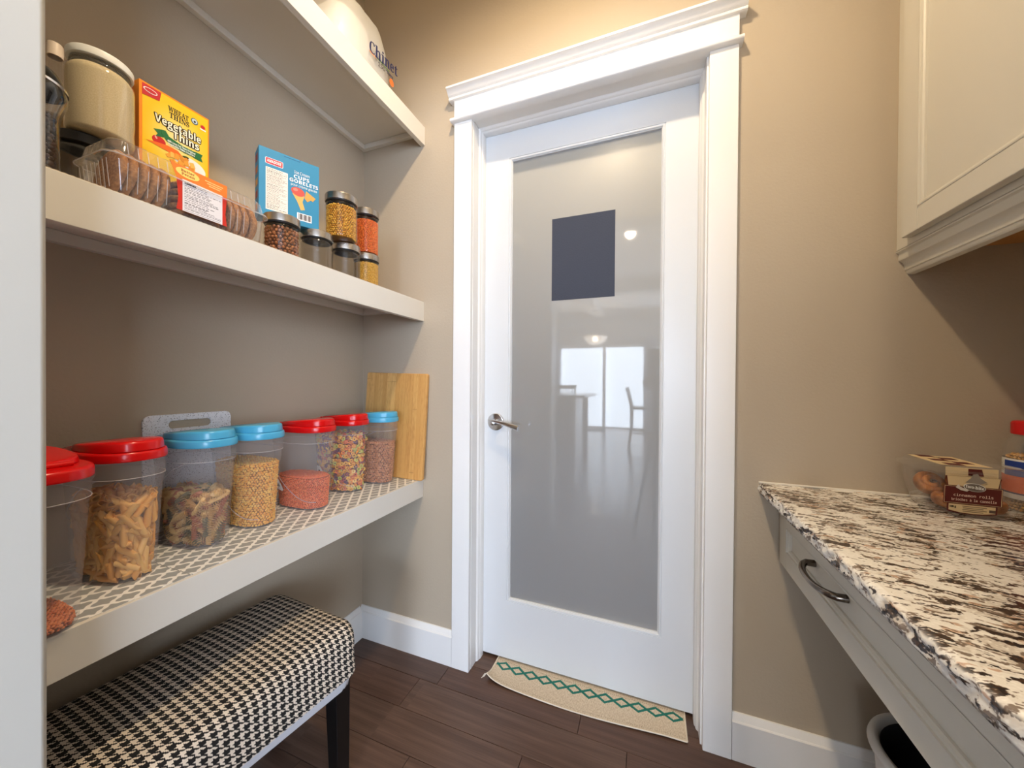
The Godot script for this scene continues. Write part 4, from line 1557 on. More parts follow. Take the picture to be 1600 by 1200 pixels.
func cracker_box(at: Vector3) -> void:
	var w := 0.1255
	var h := 0.188
	var d := 0.035
	var t := thing("cracker_box", "yellow box of vegetable crackers with an orange border", "box", at, PI / 2)
	part("carton", shaded_box(w, h, d), mat(rgb(240, 140, 14), 0.45), t, "orange carton")
	# printed yellow field, paler in the middle of the print
	var im := Image.create(128, 192, false, Image.FORMAT_RGB8)
	for y in 192:
		for x in 128:
			var q := Vector2((x - 64) / 60.0, (y - 92) / 78.0).length()
			im.set_pixel(x, y, rgb(252, 228, 150).lerp(rgb(244, 196, 24), clampf(q * 1.15 - 0.25, 0, 1)))
	var z := d / 2 + 0.0003
	var f := MB.new()
	f.face(Vector3(-w / 2 + 0.005, 0.004, z), Vector3(w / 2 - 0.003, 0.004, z), Vector3(w / 2 - 0.003, h - 0.004, z), Vector3(-w / 2 + 0.005, h - 0.004, z), Vector3.BACK)
	part("print", f, printed(im, 0.4), t)
	var z2 := z + 0.0004
	patch("flag", [Vector2(-0.058, 0.160), Vector2(-0.030, 0.164), Vector2(-0.027, 0.1835), Vector2(-0.058, 0.1835)], z2, M.ink_red, t)
	patch("flag", oval(Vector2(-0.045, 0.174), 0.0115, 0.0048, 20, 0.0), z2 + 0.0003, M.ink_white, t)
	patch("flag", oval(Vector2(-0.045, 0.174), 0.0098, 0.0036, 20, 0.0), z2 + 0.0006, M.ink_red, t)
	var R := Vector3.RIGHT
	words("WHEAT", t, Vector3(0.003, 0.1605, z2), 0.0105, M.ink_black, R, Vector3.UP, "Droid Serif", 700, 0.037)
	words("THINS", t, Vector3(0.005, 0.1475, z2), 0.0115, M.ink_black, R, Vector3.UP, "Droid Serif", 700, 0.036)
	var brown := mat(rgb(66, 48, 24), 0.5)
	var dy := [Vector2(0, 0.0016), Vector2(0, -0.0016), Vector2(0.0016, 0), Vector2(-0.0016, 0), Vector2(0.0012, 0.0012), Vector2(-0.0012, -0.0012), Vector2(0.0012, -0.0012), Vector2(-0.0012, 0.0012)]
	for o in dy:
		words("Vegetable", t, Vector3(0.004 + o.x, 0.1265 + o.y, z2), 0.0165, brown, R, Vector3.UP, "Droid Sans", 700, 0.083, "lettering_outline")
		words("Thins", t, Vector3(0.017 + o.x, 0.1085 + o.y, z2), 0.0165, brown, R, Vector3.UP, "Droid Sans", 700, 0.049, "lettering_outline")
	words("Vegetable", t, Vector3(0.004, 0.1265, z2 + 0.0005), 0.0165, mat(rgb(252, 246, 222), 0.5), R, Vector3.UP, "Droid Sans", 700, 0.083)
	words("Thins", t, Vector3(0.017, 0.1085, z2 + 0.0005), 0.0165, mat(rgb(252, 246, 222), 0.5), R, Vector3.UP, "Droid Sans", 700, 0.049)
	# green ribbon
	var g := mat(rgb(22, 108, 58), 0.5)
	patch("ribbon", [Vector2(-0.040, 0.1005), Vector2(-0.022, 0.108), Vector2(-0.018, 0.098), Vector2(-0.024, 0.091), Vector2(-0.037, 0.0865), Vector2(-0.033, 0.094)], z2, g, t)
	patch("ribbon", [Vector2(-0.027, 0.098), Vector2(-0.018, 0.087), Vector2(0.01, 0.0805), Vector2(0.037, 0.081), Vector2(0.037, 0.094), Vector2(0.01, 0.0935), Vector2(-0.014, 0.099), Vector2(-0.020, 0.108), Vector2(-0.027, 0.106)], z2 + 0.0004, g, t)
	patch("ribbon", [Vector2(0.030, 0.0800), Vector2(0.040, 0.079), Vector2(0.049, 0.079), Vector2(0.046, 0.087), Vector2(0.049, 0.0955), Vector2(0.037, 0.0955), Vector2(0.030, 0.0935)], z2, g, t)
	words("40% Less Fat Than Original", t, Vector3(0.0085, 0.0895, z2 + 0.0008), 0.0042, M.ink_white, R, Vector3.UP, "Droid Sans", 700, 0.051)
	words("Vegetable Thins Crackers", t, Vector3(0.0085, 0.0840, z2 + 0.0008), 0.0042, M.ink_white, R, Vector3.UP, "Droid Sans", 700, 0.049)
	# tomato, carrot, leaf, crackers, all printed
	patch("tomato_print", oval(Vector2(-0.031, 0.080), 0.0115, 0.0095), z2 - 0.0001, mat(rgb(198, 20, 24), 0.5), t)
	patch("tomato_print", oval(Vector2(-0.036, 0.084), 0.0018, 0.0035, 12, 0.5), z2 + 0.0002, mat(rgb(250, 170, 160), 0.5), t)
	patch("leaf_print", oval(Vector2(0.016, 0.0715), 0.0065, 0.0035, 14, 0.3), z2 - 0.0002, mat(rgb(150, 176, 84), 0.5), t)
	patch("carrot_print", [Vector2(-0.052, 0.0700), Vector2(-0.036, 0.0745), Vector2(-0.016, 0.0785), Vector2(0.002, 0.0775), Vector2(0.008, 0.0715), Vector2(0.004, 0.066), Vector2(-0.018, 0.066)], z2 + 0.0002, mat(rgb(240, 106, 20), 0.5), t)
	patch("bowl_print", oval(Vector2(0.026, 0.056), 0.029, 0.018, 26, -0.1), z2 - 0.0002, mat(rgb(238, 236, 226), 0.5), t)
	for k in 22:
		var c := Vector2(rng.randf_range(-0.022, 0.032), rng.randf_range(0.046, 0.066))
		patch("cracker_print", rect(c, rng.randf_range(0.009, 0.013), rng.randf_range(0.006, 0.009)).map(func(p): return c + (p - c).rotated(rng.randf_range(-0.12, 0.12) + k * 0.1)), z2 + 0.0002 + 0.00004 * k, mat([rgb(236, 160, 52), rgb(246, 186, 84), rgb(222, 140, 40)][k % 3], 0.6), t)
	# round seal and red leaf mark at the upper right
	patch("seal", oval(Vector2(0.033, 0.1635), 0.0068, 0.0068), z2, mat(rgb(60, 92, 116), 0.5), t)
	patch("seal", oval(Vector2(0.033, 0.1635), 0.0052, 0.0052), z2 + 0.0003, mat(rgb(190, 208, 214), 0.5), t)
	patch("seal", oval(Vector2(0.033, 0.1625), 0.002, 0.0026), z2 + 0.0006, M.ink_black, t)
	var leaf := []
	for i in 22:
		var a := TAU * i / 22.0 + PI / 2
		leaf.append(Vector2(0.0495, 0.1605) + Vector2(cos(a), sin(a)) * (0.0058 if i % 2 == 0 else 0.0034))
	patch("leaf_mark", leaf, z2, M.ink_red, t)
	patch("leaf_mark", rect(Vector2(0.0495, 0.1545), 0.0115, 0.0028), z2 + 0.0003, M.ink_white, t)

func cup_box(at: Vector3) -> void:
	var w := 0.142
	var h := 0.179
	var d := 0.05
	var t := thing("ice_cream_cup_box", "blue box of ice cream cups standing on two glass jars", "box", at, 1.134)
	part("carton", shaded_box(w, h, d), mat(rgb(44, 138, 178), 0.5), t)
	var z := d / 2 + 0.0003
	var R := Vector3.RIGHT
	patch("logo", rect(Vector2(-0.037, 0.1465), 0.040, 0.0165, 0.003), z, M.ink_white, t)
	patch("logo", rect(Vector2(-0.037, 0.1465), 0.0375, 0.0142, 0.0022), z + 0.0003, mat(rgb(206, 40, 62), 0.5), t)
	words("AMADORE", t, Vector3(-0.037, 0.1465, z + 0.0007), 0.0078, M.ink_white, R, Vector3.UP, "Droid Sans", 700, 0.032)
	var f := MB.new()
	f.face(Vector3(-0.056, 0.020, z), Vector3(-0.006, 0.020, z), Vector3(-0.006, 0.130, z), Vector3(-0.056, 0.130, z), Vector3.BACK)
	part("nutrition_panel", f, printed(print_rows(128, 256, 5, rgb(236, 230, 218), rgb(70, 62, 62)), 0.5), t, "white panel of small print")
	words("Ice Cream", t, Vector3(0.028, 0.1415, z + 0.0004), 0.0078, M.ink_white, R, Vector3.UP, "Droid Sans", 400, 0.037)
	words("CUPS", t, Vector3(0.027, 0.1295, z + 0.0004), 0.0098, M.ink_white, R, Vector3.UP, "Droid Sans", 700, 0.038)
	words("GOBELETS", t, Vector3(0.033, 0.1175, z + 0.0004), 0.0098, M.ink_white, R, Vector3.UP, "Droid Sans", 700, 0.070)
	words("pour crème glacée", t, Vector3(0.033, 0.1065, z + 0.0004), 0.0062, M.ink_white, R, Vector3.UP, "Droid Sans", 400, 0.064)
	var cone := mat(rgb(236, 182, 98), 0.6)
	patch("cup_print", [Vector2(0.004, 0.083), Vector2(0.034, 0.083), Vector2(0.029, 0.066), Vector2(0.035, 0.046), Vector2(0.025, 0.042), Vector2(0.016, 0.064)], z + 0.0002, cone, t)
	patch("cup_print", [Vector2(0.038, 0.099), Vector2(0.062, 0.086), Vector2(0.055, 0.0755), Vector2(0.050, 0.0775), Vector2(0.041, 0.070), Vector2(0.034, 0.078)], z + 0.0001, mat(rgb(226, 164, 78), 0.6), t)
	patch("scoop_print", oval(Vector2(0.018, 0.090), 0.0165, 0.0115, 22, -0.15), z + 0.0005, mat(rgb(226, 84, 72), 0.6), t)
	patch("scoop_print", oval(Vector2(0.012, 0.094), 0.006, 0.004, 14, 0.2), z + 0.0008, mat(rgb(242, 140, 124), 0.6), t)
	patch("barcode", rect(Vector2(0.034, 0.024), 0.036, 0.020), z + 0.0002, M.ink_white, t)
	for k in 9:
		var bw: float = 0.0012 + 0.0012 * ((k * 7) % 3)
		patch("bar", rect(Vector2(0.0195 + k * 0.0035, 0.0245), bw, 0.0155), z + 0.0005, mat(rgb(96, 84, 84), 0.5), t)
	patch("flap_slot", rect(Vector2(0.004, h - 0.006), 0.038, 0.0006), z, M.ink_navy, t)
	patch("flap_slot", rect(Vector2(0.023, h - 0.003), 0.0006, 0.006), z, M.ink_navy, t)
	words("1 2 cups  gobelets  100 g", t, Vector3(-0.03, 0.0135, z + 0.0004), 0.004, M.ink_white, R, Vector3.UP, "Droid Sans", 700, 0.034).name = "lettering"
	# pictures on the narrow side
	for k in 5:
		var o := MB.new()
		o.bx(Vector3(-w / 2 - 0.0004, 0.02 + k * 0.032, -0.015), Vector3(-w / 2 + 0.0002, 0.02 + k * 0.032 + 0.018, 0.010), 0.0)
		part("side_print", o, mat([rgb(196, 120, 66), rgb(150, 70, 60), rgb(226, 170, 90)][k % 3], 0.6), t)

func cookie_box(at: Vector3) -> void:
	var t := thing("cookie_clamshell", "clear plastic clamshell box of brown cookies with an orange label", "food package", at)
	var hx := 0.0595
	var hz := 0.1345
	var flute := func(hx2: float, hz2: float, y: float, amp: float) -> PackedVector3Array:
		var out := PackedVector3Array()
		for p in rrect(hx2, hz2, 0.022, y, 8):
			out.append(p)
		# split the long sides so that flutes can run up them
		var fine := PackedVector3Array()
		for i in out.size():
			var a: Vector3 = out[i]
			var b: Vector3 = out[(i + 1) % out.size()]
			var n := 48 if a.distance_to(b) > 0.1 else (16 if a.distance_to(b) > 0.03 else 1)
			for k in n:
				var f := float(k) / n
				var p := a.lerp(b, f)
				if n > 1:
					var d := Vector3(p.x / hx2, 0, 0) if n == 48 else Vector3(0, 0, p.z / hz2)
					var w := pow(absf(sin(PI * f * n / 4.0)), 6.0)
					if n == 48 and f > 0.36 and f < 0.68:
						w = 0.0
					p -= d.normalized() * amp * w
				fine.append(p)
		return fine
	var base := [flute.call(hx - 0.012, hz - 0.012, 0.001, 0.002), flute.call(hx - 0.008, hz - 0.008, 0.006, 0.002), flute.call(hx - 0.004, hz - 0.004, 0.056, 0.002), flute.call(hx, hz, 0.058, 0.0), flute.call(hx + 0.003, hz + 0.003, 0.0585, 0.0), flute.call(hx + 0.003, hz + 0.003, 0.0605, 0.0)]
	part("tray", MB.new().loft(base, 1.0, true, false), M.clearplastic, t, "clear fluted tray")
	var top := [flute.call(hx + 0.003, hz + 0.003, 0.0615, 0.0), flute.call(hx + 0.002, hz + 0.002, 0.0640, 0.0), flute.call(hx - 0.003, hz - 0.003, 0.0650, 0.0015), flute.call(hx - 0.007, hz - 0.007, 0.088, 0.002), flute.call(hx - 0.010, hz - 0.010, 0.0925, 0.002), flute.call(hx - 0.016, hz - 0.016, 0.0940, 0.0)]
	part("cover", MB.new().loft(top, 1.0, false, true), M.clearplastic, t, "clear fluted cover")
	for k in 15:
		var z := 0.108 - 0.0135 * k
		if z < 0.045 and z > -0.048:
			continue
		part("rib", MB.new().tube([Vector3(hx - 0.0085, 0.008, z), Vector3(hx - 0.0045, 0.054, z)], 0.0006, 5), M.frostline, t)
		part("rib", MB.new().tube([Vector3(hx - 0.0025, 0.067, z), Vector3(hx - 0.0068, 0.087, z)], 0.0006, 5), M.frostline, t)
	for k in 8:
		var x := -0.045 + 0.0125 * k
		part("rib", MB.new().tube([Vector3(x, 0.008, hz - 0.0085), Vector3(x, 0.054, hz - 0.0045)], 0.0006, 5), M.frostline, t)
	var rimline := []
	for p in rrect(hx + 0.0028, hz + 0.0028, 0.022, 0.0612, 8):
		rimline.append(p)
	rimline.append(rimline[0])
	part("rim", MB.new().tube(rimline, 0.0009, 6, false), M.frostline, t)
	# label down the front
	var orange := mat(rgb(240, 120, 40), 0.45)
	var red := mat(rgb(206, 44, 28), 0.45)
	var lab := Node3D.new()
	lab.name = "label"
	t.add_child(lab)
	lab.rotation.y = PI / 2
	lab.position = Vector3(0.0605, 0, 0)
	# local x runs along -z
	var S := func(c: Vector2): return c
	patch("label_side", [Vector2(-0.043, 0.006), Vector2(0.043, 0.006), Vector2(0.040, 0.03), Vector2(0.043, 0.0645), Vector2(-0.043, 0.0645), Vector2(-0.040, 0.03)], -0.0012, red, lab)
	var nf := MB.new()
	nf.face(Vector3(-0.034, 0.006, -0.0004), Vector3(0.034, 0.006, -0.0004), Vector3(0.034, 0.0655, -0.0004), Vector3(-0.034, 0.0655, -0.0004), Vector3.BACK)
	part("nutrition_panel", nf, printed(print_rows(128, 112, 9, rgb(232, 226, 226), rgb(60, 52, 56)), 0.5), lab)
	words("Calories", lab, Vector3(-0.022, 0.060, 0.0004), 0.0042, M.ink_black, Vector3.RIGHT, Vector3.UP, "Droid Sans", 700, 0.018)
	var tp := Node3D.new()
	tp.name = "label_top"
	t.add_child(tp)
	tp.rotation = Vector3(deg_to_rad(-10.0), PI / 2, 0)
	tp.position = Vector3(0.0590, 0.0655, 0)
	patch("label_front", [Vector2(-0.043, 0.0), Vector2(0.043, 0.0), Vector2(0.046, 0.027), Vector2(-0.050, 0.027)], 0.0002, orange, tp)
	patch("badge", oval(Vector2(-0.024, 0.0145), 0.019, 0.0095), 0.0006, mat(rgb(250, 208, 110), 0.45), tp)
	words("Butter", tp, Vector3(-0.024, 0.0178, 0.0009), 0.0048, mat(rgb(160, 70, 30), 0.5), Vector3.RIGHT, Vector3.UP, "Droid Serif", 700, 0.022, "lettering", true)
	words("Pecan", tp, Vector3(-0.024, 0.0110, 0.0009), 0.0048, mat(rgb(160, 70, 30), 0.5), Vector3.RIGHT, Vector3.UP, "Droid Serif", 700, 0.021, "lettering", true)
	for k in 3:
		patch("small_print", rect(Vector2(0.021, 0.018 - k * 0.0045), 0.032 - 0.006 * k, 0.0018), 0.0006, mat(rgb(252, 196, 130), 0.5), tp)
	# the cookies, each one
	var cm := tinted(Color.WHITE, noise_tex(0.05, 256, 23, rgb(124, 74, 34), rgb(208, 148, 88)), 0.85, Vector3.ONE * 12.0)
	var proto: Node3D = null
	var spots := []
	for k in 5:
		spots.append([Vector3(0.004 + 0.001 * k, 0.0135 + 0.0138 * k, -0.012), Vector3(0.03 * sin(k * 2.0), k * 1.3, 0.03 * cos(k)), "in the flat middle stack", ["lowest", "second lowest", "middle one", "second highest", "topmost"][k] + " of the flat stack"])
	for k in 5:
		spots.append([Vector3(0.003, 0.0462, 0.050 + 0.0148 * k), Vector3(deg_to_rad(82.0), 0, 0.04 * sin(k * 3.0)), "in the upright left row", ["nearest the label", "second from label", "middle one", "second from left", "leftmost"][k] + " of the left row"])
	for k in 4:
		spots.append([Vector3(0.003, 0.0462, -0.0625 - 0.0155 * k), Vector3(deg_to_rad(-84.0), 0, 0.04 * cos(k * 2.0)), "in the leaning right row", ["nearest the label", "second from label", "second from right", "rightmost"][k] + " of the right row"])
	for s in spots:
		var lab2: String = "round brown cookie, %s, inside the clear clamshell box" % s[3]
		if proto == null:
			var mb := MB.new()
			var P := []
			var wob := noise(1.2, 3, 2)
			for l in [[0.0, -0.0055], [0.039, -0.0055], [0.0425, -0.004], [0.0435, 0.0], [0.042, 0.004], [0.037, 0.0062], [0.018, 0.0068], [0.0, 0.0070]]:
				var row := PackedVector3Array()
				for j in 24:
					var a := TAU * j / 24
					var rr: float = l[0] * (1.0 + 0.06 * wob.get_noise_2d(cos(a) * 2.0, sin(a) * 2.0))
					row.append(Vector3(cos(a) * rr, l[1] + 0.0016 * wob.get_noise_2d(cos(a) * l[0] * 160.0, sin(a) * l[0] * 160.0), sin(a) * rr))
				P.append(row)
			mb.grid(P, true)
			proto = solo("cookie", mb, cm, lab2, "cookie", at + s[0])
			proto.rotation = s[1]
			proto.set_meta("group", "cookies " + s[2])
		else:
			copy(proto, at + s[0], lab2, s[1]).set_meta("group", "cookies " + s[2])

func upper_shelf_goods() -> void:
	var t := thing("bag_of_tableware", "white plastic bag of disposable tableware printed Chinet on the top shelf", "bag", Vector3(-0.365, 2.0815, 0.365))
	var S := []
	var wob := noise(9.0, 6, 3)
	for l in [[0.0, 0.10, 0.118], [0.004, 0.118, 0.128], [0.03, 0.130, 0.134], [0.08, 0.134, 0.128], [0.13, 0.132, 0.112], [0.18, 0.122, 0.096], [0.22, 0.09, 0.078], [0.25, 0.05, 0.055], [0.275, 0.018, 0.03]]:
		var row := PackedVector3Array()
		for j in 72:
			var a := TAU * j / 72
			var p := Vector3(signf(cos(a)) * pow(absf(cos(a)), 0.45) * l[1], l[0], signf(sin(a)) * pow(absf(sin(a)), 0.6) * l[2])
			var k := 0.004 * wob.get_noise_3d(p.x * 3.0, p.y * 2.0, p.z * 6.0) if l[0] > 0.0 else 0.0
			row.append(p * Vector3(1.0 + k * 6.0, 1, 1.0 + k * 6.0))
		S.append(row)
	part("film", MB.new().loft(S), clear(rgb(240, 238, 230), 0.42, 0.3), t, "crinkled clear film")
	var stack := MB.new()
	for k in 9:
		var y := 0.006 + k * 0.021
		var s := 0.86 - 0.035 * k
		stack.loft([rrect(0.115 * s, 0.122 * s, 0.08 * s, y), rrect(0.128 * s, 0.130 * s, 0.085 * s, y + 0.017), rrect(0.129 * s, 0.131 * s, 0.085 * s, y + 0.0185)])
	part("stacked_bowls", stack, mat(rgb(238, 235, 226), 0.7), t)
	# printing on the side that faces the room
	var f := Node3D.new()
	f.name = "print"
	t.add_child(f)
	f.rotation.y = PI / 2
	f.position = Vector3(0.1385, 0, 0)
	words("Chinet", f, Vector3(0.052, 0.080, 0.002), 0.036, M.ink_navy, Vector3(1, 0.30, -0.12), Vector3.UP, "Droid Serif", 700, 0.165, "lettering", true)
	words("150", f, Vector3(0.043, 0.049, -0.0002), 0.014, M.ink_black, Vector3(1, 0.15, 0), Vector3.UP, "Droid Serif", 400, 0.033, "lettering", true)
	patch("stripe", rect(Vector2(0.050, 0.062), 0.06, 0.004), -0.0004, mat(rgb(96, 130, 70), 0.5), f)
	patch("stripe", rect(Vector2(0.002, 0.056), 0.03, 0.004), -0.0004, mat(rgb(232, 160, 110), 0.5), f)
	patch("stripe", rect(Vector2(0.082, 0.056), 0.036, 0.003), -0.0004, M.ink_navy, f)
	patch("stripe", rect(Vector2(0.084, 0.051), 0.030, 0.002), -0.0004, M.ink_black, f)
	patch("badge", oval(Vector2(0.093, 0.035), 0.011, 0.012), -0.0006, mat(rgb(236, 112, 46), 0.5), f)

func counter_goods() -> void:
	var Y := 0.8025
	# clamshell of cinnamon rolls
	var at := Vector3(1.276, Y, 0.170)
	var turn := deg_to_rad(-3.0)
	var t := thing("cinnamon_roll_clamshell", "clear plastic box of cinnamon rolls with a maroon label on the countertop", "food package", at, turn)
	var hx := 0.083
	var hz := 0.069
	var cl: Material = M.clearplastic
	part("tray", MB.new().loft([rrect(hx - 0.022, hz - 0.02, 0.03, 0.0008, 8), rrect(hx - 0.016, hz - 0.015, 0.03, 0.004, 8), rrect(hx - 0.006, hz - 0.006, 0.03, 0.050, 8), rrect(hx - 0.002, hz - 0.002, 0.028, 0.090, 8), rrect(hx + 0.004, hz + 0.004, 0.028, 0.0905, 8), rrect(hx + 0.005, hz + 0.005, 0.028, 0.094, 8)], 1.0, true, false), cl, t)
	part("cover", MB.new().loft([rrect(hx + 0.006, hz + 0.006, 0.028, 0.0945, 8), rrect(hx + 0.005, hz + 0.005, 0.028, 0.0985, 8), rrect(hx - 0.004, hz - 0.004, 0.028, 0.0995, 8), rrect(hx - 0.006, hz - 0.006, 0.026, 0.1055, 8), rrect(hx - 0.012, hz - 0.012, 0.024, 0.107, 8)], 1.0, false, true), cl, t)
	var maroon := mat(rgb(92, 22, 20), 0.45)
	var cream := mat(rgb(226, 202, 158), 0.5)
	var lb := Node3D.new()
	lb.name = "label"
	t.add_child(lb)
	lb.position = Vector3(-0.020, 0, 0.0715)
	lb.rotation.x = deg_to_rad(3.0)
	patch("label_base", [Vector2(-0.037, 0.012), Vector2(-0.018, 0.0085), Vector2(0.0, 0.0078), Vector2(0.018, 0.0085), Vector2(0.037, 0.012), Vector2(0.0385, 0.075), Vector2(0.041, 0.088), Vector2(-0.041, 0.088), Vector2(-0.0385, 0.075)], 0.0, maroon, lb)
	patch("label_cream", [Vector2(-0.0345, 0.0145), Vector2(-0.016, 0.0105), Vector2(0.0, 0.0098), Vector2(0.016, 0.0105), Vector2(0.0345, 0.0145), Vector2(0.0345, 0.028), Vector2(-0.0345, 0.028)], 0.0003, cream, lb)
	patch("label_cream", [Vector2(-0.0365, 0.068), Vector2(0.0365, 0.068), Vector2(0.039, 0.088), Vector2(-0.039, 0.088)], 0.0003, cream, lb)
	patch("label_band", rect(Vector2(0, 0.0485), 0.087, 0.039), 0.0006, maroon, lb)
	for k in [-1.0, 1.0]:
		patch("band_line", rect(Vector2(0, 0.0485 + k * 0.0178), 0.084, 0.0005), 0.0010, cream, lb)
		patch("band_line", rect(Vector2(k * 0.042, 0.0485), 0.0005, 0.0356), 0.0010, cream, lb)
	var pink := mat(rgb(234, 204, 190), 0.5)
	words("cinnamon rolls", lb, Vector3(0.001, 0.0480, 0.0011), 0.0055, pink, Vector3.RIGHT, Vector3.UP, "Droid Sans Mono", 400, 0.058)
	words("brioches à la cannelle", lb, Vector3(0.002, 0.0385, 0.0011), 0.0052, pink, Vector3.RIGHT, Vector3.UP, "Droid Sans Mono", 400, 0.066)
	words("500 g", lb, Vector3(-0.0285, 0.0225, 0.0008), 0.0042, M.ink_black, Vector3.RIGHT, Vector3.UP, "Droid Sans", 700, 0.010)
	for k in 4:
		patch("small_print", rect(Vector2(0.004 - 0.002 * (k % 2), 0.0245 - k * 0.0035), 0.036 - 0.006 * (k % 2), 0.0011), 0.0007, mat(rgb(110, 84, 66), 0.5), lb)
	patch("small_print", rect(Vector2(0.030, 0.0185), 0.009, 0.006), 0.0007, mat(rgb(90, 70, 60), 0.5), lb)
	# torn paper emblem: grey hat shape, ringed oval with lettering
	patch("emblem", [Vector2(-0.012, 0.076), Vector2(-0.004, 0.086), Vector2(-0.001, 0.0945), Vector2(0.006, 0.0955), Vector2(0.010, 0.087), Vector2(0.017, 0.081), Vector2(0.020, 0.079), Vector2(0.010, 0.074)], 0.0014, mat(rgb(150, 140, 130), 0.6), lb)
	patch("emblem", oval(Vector2(0.002, 0.0665), 0.0165, 0.0085, 26, -0.12), 0.0017, M.ink_white, lb)
	patch("emblem", oval(Vector2(0.002, 0.0665), 0.0155, 0.0077, 26, -0.12), 0.0020, mat(rgb(116, 106, 98), 0.6), lb)
	words("two-bite", lb, Vector3(0.002, 0.0668, 0.0024), 0.0062, M.ink_white, Vector3(1, -0.12, 0), Vector3.UP, "Droid Serif", 700, 0.027, "lettering", true)
	patch("emblem", [Vector2(-0.026, 0.0645), Vector2(-0.022, 0.071), Vector2(-0.019, 0.066), Vector2(-0.006, 0.060), Vector2(-0.009, 0.057), Vector2(-0.018, 0.059)], 0.0017, mat(rgb(222, 214, 206), 0.6), lb)
	# chequered strip over the lid
	var tp := Node3D.new()
	tp.name = "label_top"
	t.add_child(tp)
	tp.position = Vector3(-0.021, 0.1073, 0.0)
	tp.rotation.x = -PI / 2
	patch("label_strip", rect(Vector2(0, 0.002), 0.078, 0.122), 0.0002, cream, tp)
	for k in 5:
		patch("check", rect(Vector2(-0.013 + 0.026 * (k % 2), -0.046 + k * 0.0245), 0.026, 0.0245), 0.0006, maroon, tp)
	var fp := MB.new()
	fp.bx(Vector3(-0.060, 0.0875, 0.0725), Vector3(0.018, 0.1062, 0.0731), 0.0)
	part("label_strip", fp, cream, t)
	patch("check", [Vector2(-0.026, 0.0905), Vector2(-0.003, 0.0905), Vector2(-0.006, 0.1045), Vector2(-0.026, 0.1045)], 0.0735, maroon, t)
	# five rolls
	var rm := tinted(Color.WHITE, noise_tex(0.02, 256, 29, rgb(116, 58, 10), rgb(206, 130, 34)), 0.45, Vector3.ONE * 9.0)
	var rd := mat(rgb(66, 36, 18), 0.5)
	var proto: Node3D = null
	for s in [[Vector3(-0.037, 0.046, -0.022), Vector3(0.75, 0.4, 0.35), "at the back left of the box"], [Vector3(0.004, 0.060, 0.006), Vector3(0.85, -0.3, 0.1), "on top in the middle of the box"], [Vector3(-0.026, 0.020, 0.022), Vector3(0.12, 0.2, -0.1), "low at the front left of the box"], [Vector3(0.033, 0.020, 0.022), Vector3(0.15, 0.9, 0.1), "low at the front right of the box"], [Vector3(0.036, 0.036, -0.024), Vector3(0.6, 1.5, 0.1), "at the back right of the box"]]:
		var lab: String = "glazed orange brown cinnamon roll " + s[2]
		var w: Vector3 = at + Basis(Vector3.UP, turn) * s[0]
		if proto == null:
			proto = thing("cinnamon_roll", lab, "cinnamon roll", w, 0.0, "cinnamon rolls in the clear box")
			var path := []
			var rad := []
			for i in 44:
				var a := i * 0.30
				var r := 0.003 + 0.0018 * a
				path.append(Vector3(cos(a) * r, 0.004 * exp(-a * 0.3), sin(a) * r))
				rad.append(0.0086 if i < 38 else 0.0086 * (1.0 - (i - 37) / 7.5))
			part("dough", MB.new().tube(path, rad, 10, true, 1.6), rm, proto)
			var p2 := []
			for i in 36:
				var a := i * 0.30 + 1.6
				var r := 0.003 + 0.0018 * a - 0.0067
				p2.append(Vector3(cos(a) * r, 0.0108, sin(a) * r))
			part("filling", MB.new().tube(p2, 0.0018, 6), rd, proto)
			proto.rotation = s[1]
		else:
			copy(proto, w, lab, s[1])
	# jar of peanuts with a red lid
	var P := Vector3(1.418, Y, 0.141)
	t = thing("peanut_jar", "clear plastic jar of chopped peanuts with a red lid behind the cinnamon rolls", "jar", P, deg_to_rad(-40.0))
	part("body", MB.new().lathe([Vector2(0, 0.001), Vector2(0.042, 0.001), Vector2(0.0465, 0.005), Vector2(0.0475, 0.012), Vector2(0.0475, 0.128), Vector2(0.0465, 0.143), Vector2(0.040, 0.160), Vector2(0.034, 0.168), Vector2(0.0325, 0.173)], 48, Vector3.ZERO, 60.0), M.clearplastic, t)
	part("lid", MB.new().lathe([Vector2(0.033, 0.172), Vector2(0.0362, 0.172), Vector2(0.037, 0.174), Vector2(0.037, 0.197), Vector2(0.035, 0.2005), Vector2(0.031, 0.202), Vector2(0, 0.2015)], 48, Vector3.ZERO, 60.0), mat(rgb(196, 14, 18), 0.35), t, "red screw lid")
	var li := Image.create(512, 160, false, Image.FORMAT_RGB8)
	li.fill(rgb(226, 222, 214))
	li.fill_rect(Rect2i(0, 66, 512, 74), rgb(226, 92, 20))
	li.fill_rect(Rect2i(0, 140, 512, 20), rgb(220, 218, 216))
	li.fill_rect(Rect2i(300, 8, 212, 60), rgb(30, 58, 140))
	li.fill_rect(Rect2i(0, 134, 512, 6), rgb(24, 34, 90))
	var r2 := RandomNumberGenerator.new()
	r2.seed = 3
	for k in 90:
		li.fill_rect(Rect2i(r2.randi_range(196, 290), r2.randi_range(14, 58), r2.randi_range(1, 4), r2.randi_range(1, 5)), rgb(70, 66, 66))
	for k in 12:
		li.fill_rect(Rect2i(214 + k / 3, 30 + k * 2, 2 + k / 2, 2), rgb(30, 28, 28))
	var lw := MB.new()
	var LP := []
	for y in [0.030, 0.118]:
		var row := PackedVector3Array()
		for j in 65:
			var a := -TAU * j / 64
			row.append(Vector3(cos(a) * 0.0479, y, sin(a) * 0.0479))
		LP.append(row)
	lw.grid(LP, false, -1.0, 1.0, -1.0)
	part("label", lw, printed(li, 0.5), t, "white, blue and orange paper label")
	jar_fill("chopped_peanuts", "chopped peanuts inside the red lidded jar", P, 0.0472, 0.124, 0.0034, rgb(190, 138, 66), rgb(220, 172, 100), Vector3(1, 0.7, 0.8))
